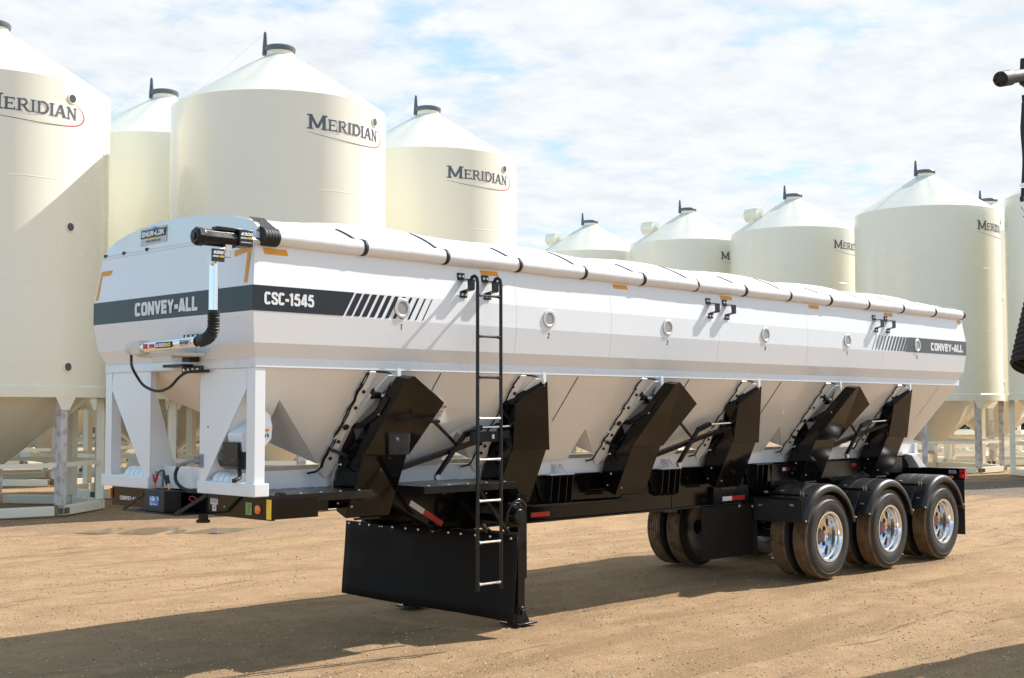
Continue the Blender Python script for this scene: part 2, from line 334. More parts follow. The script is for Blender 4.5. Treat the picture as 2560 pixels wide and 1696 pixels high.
# loose pebbles
pg = MB(); rnd = random.Random(3)
PEB = mat('pebbles', (.40, .265, .14), .8, var=(1.7, (.28, .19, .11), .4, .6)); PEB2 = mat('pale_pebbles', (.56, .45, .31), .8); PEB3 = mat('dark_clods', (.24, .155, .085), .9)
def stone(x, y, r, mi):
    z = gz(x, y); n = 5; a0 = rnd.random()*6; vs = []
    for lv, (rr_, hh) in enumerate(((.8, -.3), (1, .15), (.55, .55))):
        for k in range(n):
            a = a0+2*pi*k/n+lv*.4; q = r*rr_*rnd.uniform(.75, 1.2); vs.append((x+q*cos(a), y+q*sin(a)*.85, z+r*hh*rnd.uniform(.8, 1.15)))
    fs = []
    for lv in range(2):
        for k in range(n): k2 = (k+1) % n; fs.append((lv*n+k, lv*n+k2, (lv+1)*n+k2, (lv+1)*n+k))
    fs.append(tuple(range(2*n, 3*n))); pg.add(vs, fs, mi)
cnt = 0
while cnt < 26000:
    dist = 9.5+27*rnd.random()**1.7; lat = rnd.uniform(-.44, .44)*dist
    x = CAM.x+cos(YAW)*dist+sin(YAW)*lat; y = CAM.y+sin(YAW)*dist-cos(YAW)*lat
    if noise.noise(Vector((x*.45, y*.45, 0)))+.25*rnd.random() < -.05 and rnd.random() < .75: continue
    if ((x-6.3)/1.6)**2+((y-11.2)/1.1)**2 < 1: continue
    stone(x, y, rnd.choice((.003, .004, .005, .006, .007, .007, .009, .013))*(1+dist/45)*.85, rnd.choice((0, 0, 0, 1, 1, 2))); cnt += 1
for ax__ in (8.604, 10.160, 11.716):
    for q in range(150):
        yy = rnd.choice((-1.15, -.82))+rnd.gauss(0, .10); stone(ax__+rnd.choice((-1, 1))*abs(rnd.gauss(.10, .07)), yy, rnd.uniform(.005, .013), rnd.choice((0, 2, 2)))
structure(pg.build('gravel', [PEB, PEB2, PEB3]), 'stuff')

pm = mat('puddle_water', (.24, .17, .095), .12, spec=.35, bump=(16, .22, .01))
pd = MB(); pts = []
for k in range(64):
    a = 2*pi*k/64; q = 1+.28*noise.noise(Vector((cos(a)*1.6, sin(a)*1.6, 5)))+.12*noise.noise(Vector((cos(a)*6, sin(a)*6, 1)))
    rx, ry = 2.35*q*cos(a), .62*q*sin(a); pts.append((6.35+rx*sin(YAW)+ry*cos(YAW), 11.15-rx*cos(YAW)+ry*sin(YAW), -.047))
pd.add(pts, [tuple(range(64))]); structure(pd.build('puddle', pm))

# ================================================================== GRAIN BINS
RB = 2.44; ZB, ZE, ZT = 2.62, 8.93, 10.42     # wall bottom, eave, lid
BACK = YAW+pi                                  # the yard's bins all face this way
def cylpt(ang, z, off=0): return (cos(ang)*(RB+off), sin(ang)*(RB+off), z)
GLY = {}
def stroke(p, q, w): return ('s', p, q, w)
S_ = .19; SF = .10
def serif(x, y, w): return ('s', (x-w/2, y), (x+w/2, y), SF)
GLY['M'] = (1.30, [stroke((.22, 0), (.22, 1), .21), stroke((1.08, 0), (1.08, 1), .24), stroke((.22, .97), (.65, .12), .2), stroke((1.08, .97), (.65, .12), .2), serif(.19, .05, .38), serif(1.1, .05, .40), serif(.17, .95, .34), serif(1.13, .95, .34)])
GLY['E'] = (.86, [stroke((.22, 0), (.22, 1), .2), stroke((.05, .93), (.74, .93), .13), stroke((.05, .07), (.78, .07), .13), stroke((.22, .52), (.58, .52), .12), stroke((.74, .99), (.74, .76), .08), stroke((.78, .01), (.78, .26), .08), stroke((.6, .64), (.6, .4), .07)])
GLY['R'] = (.96, [stroke((.22, 0), (.22, 1), .2), serif(.2, .05, .38), serif(.15, .95, .2), ('a', (.48, .72), .215, -90, 90, .15, .95), stroke((.22, .935), (.5, .935), .13), stroke((.22, .505), (.5, .505), .12), stroke((.48, .5), (.80, .04), .19), serif(.85, .05, .2)])
GLY['I'] = (.42, [stroke((.21, 0), (.21, 1), .2), serif(.21, .05, .38), serif(.21, .95, .38)])
GLY['D'] = (.98, [stroke((.22, 0), (.22, 1), .2), serif(.14, .05, .2), serif(.14, .95, .2), ('a', (.42, .5), .43, -90, 90, .17, 1.), stroke((.22, .93), (.44, .93), .13), stroke((.22, .07), (.44, .07), .13)])
GLY['A'] = (.98, [stroke((.14, .03), (.45, .98), .12), stroke((.50, 1.), (.82, .03), .21), stroke((.26, .34), (.66, .34), .11), serif(.14, .05, .30), serif(.83, .05, .34)])
GLY['N'] = (1.0, [stroke((.2, 0), (.2, 1), .12), stroke((.8, 1), (.8, 0), .12), stroke((.17, .97), (.8, .06), .2), serif(.2, .05, .32), serif(.8, .95, .32), serif(.1, .95, .2)])
def logo_mesh(a0, zbase, H):
    """lettering wrapped on the wall: a0 start angle (world), baseline z, cap height"""
    mb = MB(); k = [0]
    def place(x, y, off): return cylpt(a0+x/RB, zbase+y, off)
    def poly(pts):
        k[0] += 1; off = .006+.0006*(k[0] % 9); mb.add([place(x, y, off) for x, y in pts], [tuple(range(len(pts)))])
    x = 0
    total = sum(GLY[c][0]*(1 if i == 0 else .78) for i, c in enumerate('MERIDIAN')); sx = 2.02/(total*H)
    for i, c in enumerate('MERIDIAN'):
        hh = H*(1 if i == 0 else .80); wdt, st = GLY[c]
        for s in st:
            if s[0] == 's':
                (px, py), (qx, qy), wd = s[1], s[2], s[3]*.86; d = sqrt((qx-px)**2+(qy-py)**2); nx, ny_ = -(qy-py)/d*wd/2, (qx-px)/d*wd/2
                poly([(x+(u)*hh*sx, v_*hh) for u, v_ in ((px-nx, py-ny_), (qx-nx, qy-ny_), (qx+nx, qy+ny_), (px+nx, py+ny_))])
            else:
                _, (cx_, cy_), r, d0, d1, wd, _k = s
                for q in range(8):
                    t0 = radians(d0+(d1-d0)*q/8); t1 = radians(d0+(d1-d0)*(q+1)/8)
                    poly([(x+(cx_+cos(t)*rr_*1.0)*hh*sx, (cy_+sin(t)*rr_)*hh) for t, rr_ in ((t0, r-wd*.35), (t0, r+wd*.65), (t1, r+wd*.65), (t1, r-wd*.35))])
        x += wdt*hh*sx
    Wd = x
    key = [(0, -.20, .012), (.2, -.40, .035), (.4, -.52, .045), (.6, -.57, .05), (.8, -.52, .055), (.95, -.40, .07), (1.04, -.2, .085), (1.085, .05, .10), (1.10, .3, .095), (1.075, .62, .06), (1.02, .9, .035), (.93, 1.1, .02), (.82, 1.22, .012), (.72, 1.28, .006)]
    sw = MB(); pts = []
    for i in range(len(key)-1):
        for t in (0, .25, .5, .75):
            p0 = key[max(0, i-1)]; p1 = key[i]; p2 = key[i+1]; p3 = key[min(len(key)-1, i+2)]
            pts.append([.5*((2*p1[j])+(-p0[j]+p2[j])*t+(2*p0[j]-5*p1[j]+4*p2[j]-p3[j])*t*t+(-p0[j]+3*p1[j]-3*p2[j]+p3[j])*t**3) for j in range(3)])
    pts.append(list(key[-1]))
    for i in range(len(pts)-1):
        (u0, v0, w0), (u1, v1, w1) = pts[i], pts[i+1]; x0_, x1_ = u0*Wd, u1*Wd; y0_, y1_ = v0*H, v1*H; d = sqrt((x1_-x0_)**2+(y1_-y0_)**2); nx, ny_ = -(y1_-y0_)/d, (x1_-x0_)/d
        w0 *= H; w1 *= H
        sw.add([place(x0_-nx*w0/2, y0_-ny_*w0/2, .005), place(x1_-nx*w1/2, y1_-ny_*w1/2, .005), place(x1_+nx*w1/2, y1_+ny_*w1/2, .005), place(x0_+nx*w0/2, y0_+ny_*w0/2, .005)], [(0, 1, 2, 3)], 1 if .30 < i/len(pts) < .90 else 0)
    return mb, sw
DARKHOLE = mat('tube_inside', (.13, .10, .07), .8)
def make_bin(label, loc, vent=False, group='cream hopper-bottom grain bins in the yard', logo=True):
    t = thing('grain_bin', label, 'grain bin', (0, 0, 0), group)
    # ------- wall and roof
    b = MB(); b.lathe([(RB, ZB)]+[(RB+dr_, zs_+dz_) for zs_ in (4.73, 6.84) for dz_, dr_ in ((-.03, 0), (-.008, 0), (-.004, .003), (.004, .003), (.008, 0), (.03, 0))]+[(RB, ZE-.2), (RB, ZE-.02), (RB, ZE)], n=96); wall = b.build('wall', CREAM, t)
    b = MB(); n = 96; vs = []; rows = 12
    for k in range(n):
        a = 2*pi*k/n; ph = (k % 8)/8; rdg = .020*abs(sin(pi*ph)) 
        for i in range(rows+1):
            u = i/rows; r = RB+.001+(0.31-RB-.001)*u; z = ZE-.001+(ZT-.12-ZE)*u; vs.append((r*cos(a), r*sin(a), z+rdg*sin(pi*min(1, u*1.0))*1.4))
    b.add(vs, [(k*(rows+1)+i, ((k+1) % n)*(rows+1)+i, ((k+1) % n)*(rows+1)+i+1, k*(rows+1)+i+1) for k in range(n) for i in range(rows)], 0, True)
    roof = b.build('roof', ROOFW, t, sharp=50)
    b = MB(); b.lathe([(.312, ZT-.15), (.312, ZT-.02), (.29, ZT-.02)], n=40); b.build('collar', CREAM, roof)
    b = MB(); b.lathe([(.28, ZT-.01), (.345, ZT-.02), (.355, ZT+.01), (.355, ZT+.07), (.33, ZT+.10), (.001, ZT+.12)], n=40)
    lid = b.build('lid', GREYP, t)
    la = BACK-radians(82); lx, ly = .345*cos(la), .345*sin(la); b = MB()
    tx, ty = cos(la+pi/2), sin(la+pi/2)
    b.tube([(lx, ly, ZT-.10), (lx, ly, ZT+.10), (lx*1.0, ly*1.0, ZT+.42)], [.068, .06, .034], 8); b.tube([(lx, ly, ZT+.42), (lx, ly, ZT+.45)], [.03, .022], 8)
    b.build('lid_lever', GREYP, lid)
    b = MB(); ca = la-.05; b.tube([(lx, ly, ZT+.42), (cos(ca)*RB*.72, sin(ca)*RB*.72, ZE+.62), (cos(ca)*(RB+.03), sin(ca)*(RB+.03), ZE+.02), (cos(ca)*(RB+.05), sin(ca)*(RB+.05), ZB+.3)], .0028, 5); b.build('lid_cable', CREAM, lid)
    if vent:
        va = BACK-radians(74); r = RB*.70; z = ZE+.72; c = Vector((cos(va)*r, sin(va)*r, z)); d = Vector((cos(BACK+.75), sin(BACK+.75), 0)); b = MB()
        b.cyl(c+Vector((0, 0, -.45)), c, .22, .2, 20); b.lathe([(.01, 0)], n=3) if False else None
        b.tube([c-d*.30, c-d*.28, c+d*.28, c+d*.30], [.26, .28, .28, .26], 28); b.build('roof_fan', CREAM, t)
    # ------- hopper cone, band
    b = MB(); b.lathe([(RB-.03, ZB-.02), (.22, .86), (.22, .72), (.2, .72)], n=64); b.build('hopper_cone', CREAM, t)
    b = MB(); b.lathe([(RB-.06, ZB+.02), (RB+.012, ZB+.02), (RB+.03, ZB), (RB+.03, ZB-.22), (RB-.1, ZB-.22)], n=96, smooth=False); b.build('ring_beam', CREAM, t)
    b = MB(); ga = BACK-radians(20); b.prism([(-.3, -.3, .62), (.3, -.3, .62), (.3, .3, .62), (-.3, .3, .62)], (0, 0, .1)); b.beam((0, 0, .68), (cos(ga)*1.1, sin(ga)*1.1, .82), .34, .22); b.build('slide_gate', CREAM, t)
    # ------- legs, braces, skid base
    A = [BACK+radians(23+45*k) for k in range(8)]; RL = RB-.10
    for k, a in enumerate(A):
        b = MB(); u = Vector((cos(a), sin(a), 0)); p = u*RL; wrapped = k in (0, 1, 7)
        b.beam(p+Vector((0, 0, .2)), p+Vector((0, 0, ZB-.22)), .17, .17, u)
        leg = b.build('leg', WRAP if wrapped else CREAM, t, bevel=.012)
        b = MB(); tv = Vector((-sin(a), cos(a), 0)); q = u*(RL+.10); b.prism([q+tv*.26+Vector((0, 0, ZB-.2)), q-tv*.26+Vector((0, 0, ZB-.2)), q-tv*.1+Vector((0, 0, ZB-.48)), q+tv*.1+Vector((0, 0, ZB-.48))], u*.02); b.build('gusset', CREAM, leg)
    b = MB()
    for k in range(8):
        p = Vector((cos(A[k]), sin(A[k]), 0))*RL; q = Vector((cos(A[(k+1) % 8]), sin(A[(k+1) % 8]), 0))*RL; e = (q-p).normalized()*.09
        b.beam(p+e+Vector((0, 0, 1.02)), q-e+Vector((0, 0, 1.02)), .08, .09)
    b.build('brace_ring', CREAM, t)
    b = MB()
    for k in range(8):
        p = Vector((cos(A[k]), sin(A[k]), 0))*(RL+.04); q = Vector((cos(A[(k+1) % 8]), sin(A[(k+1) % 8]), 0))*(RL+.04); e = (q-p).normalized()
        b.beam(p+e*.02+Vector((0, 0, .10)), q-e*.16+Vector((0, 0, .10)), .17, .19)
    b.build('skid_base', CREAM, t, bevel=.01)
    b = MB()
    for k in (0, 1, 7):
        u = Vector((cos(A[k]), sin(A[k]), 0)); tv = Vector((-sin(A[k]), cos(A[k]), 0)); c = u*(RL+.115)+Vector((0, 0, .10))
        for q_ in (-.09, .07): b.prism([c+tv*(q_-.055)+Vector((0, 0, -.06)), c+tv*(q_+.055)+Vector((0, 0, -.06)), c+tv*(q_+.055)+Vector((0, 0, .06)), c+tv*(q_-.055)+Vector((0, 0, .06))], u*.03)
    b.build('tube_end', DARKHOLE, t)
    for zc in (3.02, 5.9, 8.57):
        a = BACK+radians(69); b = MB(); nrm = Vector((cos(a), sin(a), 0)); c = nrm*RB+Vector((0, 0, zc))
        b.tube([c-nrm*.02, c+nrm*.02, c+nrm*.022], [.11, .11, .085], 24); rim = b.build('sight_port', CREAM, t); b = MB(); b.tube([c+nrm*.022, c+nrm*.03], [.085, .08], 24); b.build('glass', DGLASS, rim)
    if logo:
        mb, sw = logo_mesh(BACK+radians(24), 8.13, .32); mb.build('lettering', LETG, t); sw.build('logo_swoosh', [LETG, REDL], t)
    t.location = loc
    return t
def copy_tree(o, parent=None):
    c = o.copy(); COL.objects.link(c)
    if parent: c.parent = parent
    for ch in o.children: copy_tree(ch, c)
    return c
S1 = make_bin('tall cream grain bin at the left edge of the photo, diagonal shadow across its wall', (5.83, 17.38, 0))
V1 = make_bin('distant cream grain bin with roof fan, first of three, lowest behind the trailer tarp', (37.19, 27.57, 0), vent=True)
S1.rotation_euler.z = radians(-8)
def dup(src, label, loc, rot=0):
    o = copy_tree(src); o['label'] = label; o.location = loc; o.rotation_euler.z = rot; return o
dup(S1, 'big cream grain bin standing right behind the front of the trailer, fullest in view', (11.30, 14.53, 0))
dup(S1, 'yellowish cream grain bin squeezed between the left-edge bin and the big central bin', (11.58, 20.10, 0))
dup(S1, 'cream grain bin right of the big central bin, lettering near its right edge', (17.71, 16.57, 0), radians(-9))
dup(S1, 'far cream grain bin of which only a sliver of roof shows above the tarp', (36.21, 32.85, 0))
dup(V1, 'cream grain bin with roof fan and three letters showing, middle of the fan-topped trio', (37.41, 22.35, 0))
dup(V1, 'cream grain bin with roof fan beside the tall fanless right-hand bin', (37.47, 17.30, 0))
dup(S1, 'tall cream grain bin behind the rear end of the trailer, without roof fan', (36.40, 11.26, 0))
dup(S1, 'cream grain bin half hidden behind the tall right-hand bin, grey lid peeking out', (43.99, 12.38, 0))
dup(S1, 'cream grain bin cut by the right edge of the photo behind the black hose', (36.24, 5.72, 0))
dup(S1, 'farthest grain bin showing just its lid lever between two fan-topped roofs', (47.33, 32.95, 0))
def at_px(px, D):
    d = F*1.0+RR*((px-1280)/3217); h = Vector((d.x, d.y, 0)); k = D/(h.x*cos(YAW)+h.y*sin(YAW)); return (CAM.x+h.x*k, CAM.y+h.y*k, 0)
for i, (px, D, lb) in enumerate([(130, 38.5, 'shaded grain bin behind the left-edge bin, only its cone and legs seen'), (330, 46, 'shaded grain bin deep in the yard, legs seen through the left post of the trailer'),
        (560, 43, 'shaded grain bin seen between the two front posts of the trailer'), (820, 44, 'shaded grain bin behind the big central bin, its cone below the first hopper'),
        (1110, 50, 'shaded grain bin whose legs show below the second hopper of the trailer'), (60, 52, 'deep shaded grain bin in the last row at the far left'), (240, 58, 'deep shaded grain bin seen between two legs of the left-edge bin'), (430, 60, 'deep shaded grain bin seen low between the front posts'), (690, 58, 'deep shaded grain bin seen low beside the control box'), (930, 62, 'deep shaded grain bin in the last row behind the first chute')]):
    dup(S1, lb, at_px(px, D))

# stacked bin bases in the yard
def frame_stack(label, loc, rot, n, wd, dp_):
    t = thing('bin_base_stack', label, 'steel frame', loc, 'stacked cream bin bases')
    for i in range(n):
        b = MB(); z = .02+i*.46; c = Vector(loc)
        P = [Vector((cos(radians(22.5+45*k))*wd, sin(radians(22.5+45*k))*dp_, 0))+c for k in range(8)]
        for k in range(8): b.beam(P[k]+Vector((0, 0, z+.09)), P[(k+1) % 8]+Vector((0, 0, z+.09)), .16, .17)
        for k in range(8): b.beam(P[k]+Vector((0, 0, z+.18)), P[k]+Vector((0, 0, z+.46)), .14, .14)
        b.build('base_frame', CREAM, t)
    t.rotation_euler.z = rot; return t
stk = [(2330, 58, 2, 'low stack of cream octagonal bin bases left of the right-hand bin legs'), (2440, 62, 3, 'three-high stack of cream bin bases behind the right-hand bin'), (2540, 60, 2, 'low stack of cream bin bases at the right edge of the photo'),
       (2240, 66, 3, 'cream bin bases stacked behind the rear leg plate of the trailer'), (60, 60, 3, 'bin bases stacked in shade at the far left'), (330, 58, 4, 'tall pile of cream bin bases seen through the left front post'), (470, 57, 3, 'pile of cream bin bases between the front posts'),
       (620, 62, 4, 'pile of cream bin bases seen right of the control box'), (1130, 62, 2, 'cream bin bases seen through the gap beside the linkage arm'), (1440, 64, 2, 'cream bin bases seen through the gap before the third chute')]
for px, D, n, lb in stk: frame_stack(lb, at_px(px, D), random.random(), n, 2.3, 2.3)

# dark parked machinery and treeline at the yard's far edge
tl = MB(); rnd = random.Random(11)
for i in range(15000):
    px = rnd.uniform(-400, 3100); D = rnd.uniform(118, 150); x, y, _ = at_px(px, D); top = 3.0+2.6*(noise.noise(Vector((px*.012, 0, 0)))+.5); z = rnd.uniform(0, 1)**.8*top
    s = rnd.uniform(.5, 1.1); n_ = Vector((rnd.gauss(0, 1), rnd.gauss(0, 1), rnd.gauss(0, 1))).normalized(); a_ = n_.orthogonal().normalized()*s; b_ = n_.cross(a_).normalized()*s*.7; c = Vector((x, y, z+.3))
    tl.add([c+a_, c+b_, c-a_, c-b_], [(0, 1, 2, 3)])
structure(tl.build('distant_treeline', DKGRN), 'stuff')

# ================================================================== SEED TRAILER
T = thing('seed_trailer', 'long white seed tender trailer on three axles with white tarp and black side chutes', 'trailer', (3.35, 0, 0))
LEN = 12.405; WR = 1.214; ZR0, ZR1 = 2.482, 2.564
# ---- tub: mitred octagon profile on all four sides
RING = [(ZR1, 0, 0), (2.68, .055, .055), (2.922, .086, .086), (3.14, .086, .086), (3.54, .03, .038)]
def ring(i):
    z, dy, dx = RING[i]; y = WR+dy; return [(-dx, -y, z), (LEN+dx, -y, z), (LEN+dx, y, z), (-dx, y, z)]
b = MB()
for i in range(len(RING)-1):
    a, c = ring(i), ring(i+1)
    for k in range(4):
        k2 = (k+1) % 4; b.add([a[k], a[k2], c[k2], c[k]], [(0, 1, 2, 3)])
tub = b.build('tub', WHITE, T, bevel=.006)
for x in (2.915, 4.32, 6.22, 8.11, 10.0):
    b = MB()
    for (z0, o0), (z1, o1) in (((2.68, .055), (2.922, .086)), ((2.922, .086), (3.14, .086)), ((3.14, .086), (3.42, .047))):
        b.beam((x, -WR-o0, z0), (x, -WR-o1, z1), .006, .002, (0, -1, 0))
    b.build('weld_seam', WHITE, tub)
b = MB(); b.box(-.03, LEN+.03, -WR-.03, -WR+.02, 3.54, 3.575); b.box(-.03, LEN+.03, WR-.02, WR+.03, 3.54, 3.575); b.box(-.03, .02, -WR+.02, WR-.02, 3.54, 3.575); b.box(LEN-.02, LEN+.03, -WR+.02, WR-.02, 3.54, 3.575)
b.build('top_rim', WHITE, tub, bevel=.005)
b = MB(); b.box(-.004, LEN+.004, -WR-.006, -WR+.06, ZR0, ZR1); b.box(-.004, LEN+.004, WR-.06, WR+.006, ZR0, ZR1); b.box(-.004, .06, -WR+.06, WR-.06, ZR0, ZR1); b.box(LEN-.06, LEN+.004, -WR+.06, WR-.06, ZR0, ZR1)
b.build('belt_rail', GALV, T, bevel=.005)
b = MB(); b.box(.02, LEN-.02, -WR+.07, WR-.07, 2.55, 2.56); b.build('tub_floor', HOPW, T)

# ---- hopper side sheets with triangular openings, sloped end faces
RIBX = [1.14+1.8795*k for k in range(6)]; KS = .795
def sy(z, off=0): return -1.205+KS*(ZR0-z)-off      # near-side slope
ZK = 1.60
SEAM = [0.405, 2.02, 3.905, 5.777, 7.65, 9.53, 11.816]; HOLE = [0.387, 2.62, 4.50, 6.40, 8.285, 10.17]
APZ = [2.225, 1.937, 1.935, 1.917, 1.915, 1.915]
P3 = lambda x, z: (x, sy(z), z)
b = MB(); x = 0.02
for k in range(6):
    ax_, az_, mx_ = HOLE[k], APZ[k], RIBX[k]-.03; nx_ = SEAM[k+1]
    b.add([P3(x, ZR0), P3(ax_, ZR0), P3(ax_, az_), P3(ax_, ZK), P3(x, ZK)], [(0, 1, 2, 3, 4)])
    b.add([P3(ax_, ZR0), P3(nx_, ZR0), P3(nx_, ZK), P3(mx_, 1.66), P3(ax_, az_)], [(0, 1, 2, 3, 4)])
    x = nx_
b.add([P3(x, ZR0), P3(LEN-.03, ZR0), P3(LEN-.20, ZK), P3(x, ZK)], [(0, 1, 2, 3)])
b.build('hopper_side', HOPW, T)
for k in range(6):
    x0 = HOLE[k]-(ZR0-APZ[k])*(RIBX[k]-.03-HOLE[k])/(APZ[k]-1.66); x0 = max(x0, .05) if k == 0 else x0
    m1 = (RIBX[k]-.03, sy(1.66)+.004, 1.66); m2 = (RIBX[k]+.62, sy(1.66)+.004, 1.66); x1 = SEAM[k+1]-.05 if k < 5 else SEAM[6]+.3
    b = MB(); b.add([(x0, -1.20, ZR0), (x0, 1.20, ZR0), m1], [(0, 1, 2)]); b.build('hopper_front', HOPW, T)
    b = MB(); b.add([(x1, -1.20, ZR0), (x1, 1.20, ZR0), m2], [(0, 1, 2)]); b.build('hopper_rear', HOPW, T)
    b = MB(); b.add([(x0, 1.20, ZR0), (x1, 1.20, ZR0), m2, m1], [(0, 1, 2, 3)]); b.build('hopper_back', HOPW, T)
# seam flanges of the leg plates (thin dark lap lines)
for k in range(1, 7):
    x = SEAM[k]; b = MB(); b.beam((x, sy(ZR0-.01, .004), ZR0-.01), (x, sy(2.02, .003), 2.02), .006, .006, (0, -1, .8)); b.build('lap_seam', BLACKM if k in (1, 2, 3, 4) else HOPW, T)
# keel beam
b = MB(); b.box(.14, 12.40, -.475, -.40, 1.442, 1.602); b.box(.14, 12.40, .40, .475, 1.442, 1.602); b.build('keel_beam', WHITE, T, bevel=.004)
b = MB(); b.box(12.36, 12.44, -.52, .52, 1.455, 1.62); b.box(12.05, 12.44, -.56, -.48, 1.452, 1.47); b.build('rear_foot', WHITE, T, bevel=.004)
b = MB(); b.prism([(12.10, -.60, 1.447), (12.26, -.60, 1.447), (12.56, -.60, 1.254), (12.34, -.60, 1.254)], (0, .16, 0)); b.build('rear_gusset', GALV, T, bevel=.004)

# stiffener ribs with holes, hose and cable
for k, x in enumerate(RIBX):
    b = MB(); o = .055
    pts = [(x, sy(z, q), z) for z, q in ((2.478, 0), (2.478, .05), (2.38, o+.01), (1.86, o), (1.70, .13), (1.56, .10), (1.66, 0))]
    # rib is a sheet standing off the slope: its broad face looks forward-down
    w_ = .085
    b.prism([(x, sy(2.476, .006), 2.476), (x+w_, sy(2.476, .03), 2.476), (x+w_, sy(2.36, .03), 2.36), (x+w_+.0, sy(1.84, .03), 1.84), (x+w_+.10, sy(1.64, .03), 1.64), (x+w_+.02, sy(1.53, .03), 1.53), (x, sy(1.62, .006), 1.62)], (0, -.012, -.010))
    rib = b.build('stiffener_rib', WHITE, T)
    b = MB()
    for i, z in enumerate((2.30, 2.16, 1.99, 1.86, 1.78, 1.71)):
        c = Vector((x+.055, sy(z, .045), z)); b.tube([c, c+Vector((0, -.010, -.008))], .016 if i != 2 else .03, 10)
    b.build('bolt_hole', STRAP, rib)
    b = MB(); path = []
    for i in range(22):
        z = 2.46-.84*i/21; path.append((x+.006*sin(i*1.3+k), sy(z, .03+.006*cos(i*2.1)), z))
    b.tube(path, .0085, 6)
    if k == 0: b.tube([(p[0]+.018+.006*sin(i*.9), p[1]-.004, p[2]) for i, p in enumerate(path)], .007, 6)
    b.tube([path[0], (x+.03, -1.215, 2.475), (x+.24, -1.20, 2.468), (x+.30, -1.19, 2.455), (x+.315, -1.17, 2.40), (x+.31, -1.12, 2.30)], .0075, 6)
    for z in (2.36, 2.15, 1.98, 1.80): b.sphere((x, sy(z, .035), z), .015, n=5)
    b.tube([path[-1], (x-.04, sy(1.6, .05), 1.59), (x-.11, sy(1.57, .04), 1.575)], .011, 6)
    b.build('control_cable', BLACKM, rib)
    b = MB(); b.prism([(x+.335, -1.222, 2.53), (x+.385, -1.222, 2.53), (x+.385, -1.222, 2.42), (x+.36, -1.222, 2.37), (x+.335, -1.19, 2.44)], (0, .006, 0)); b.build('hanger_tab', WHITE, T)
    b = MB(); b.prism([(x+.25+dx_, sy(z, .005), z) for dx_, z in ((0, 2.46), (.10, 2.46), (-.30+.12, 1.9), (-.30+.04, 1.9))], (0, -.02, -.02)); b.build('slope_stiffener', HOPW, T)

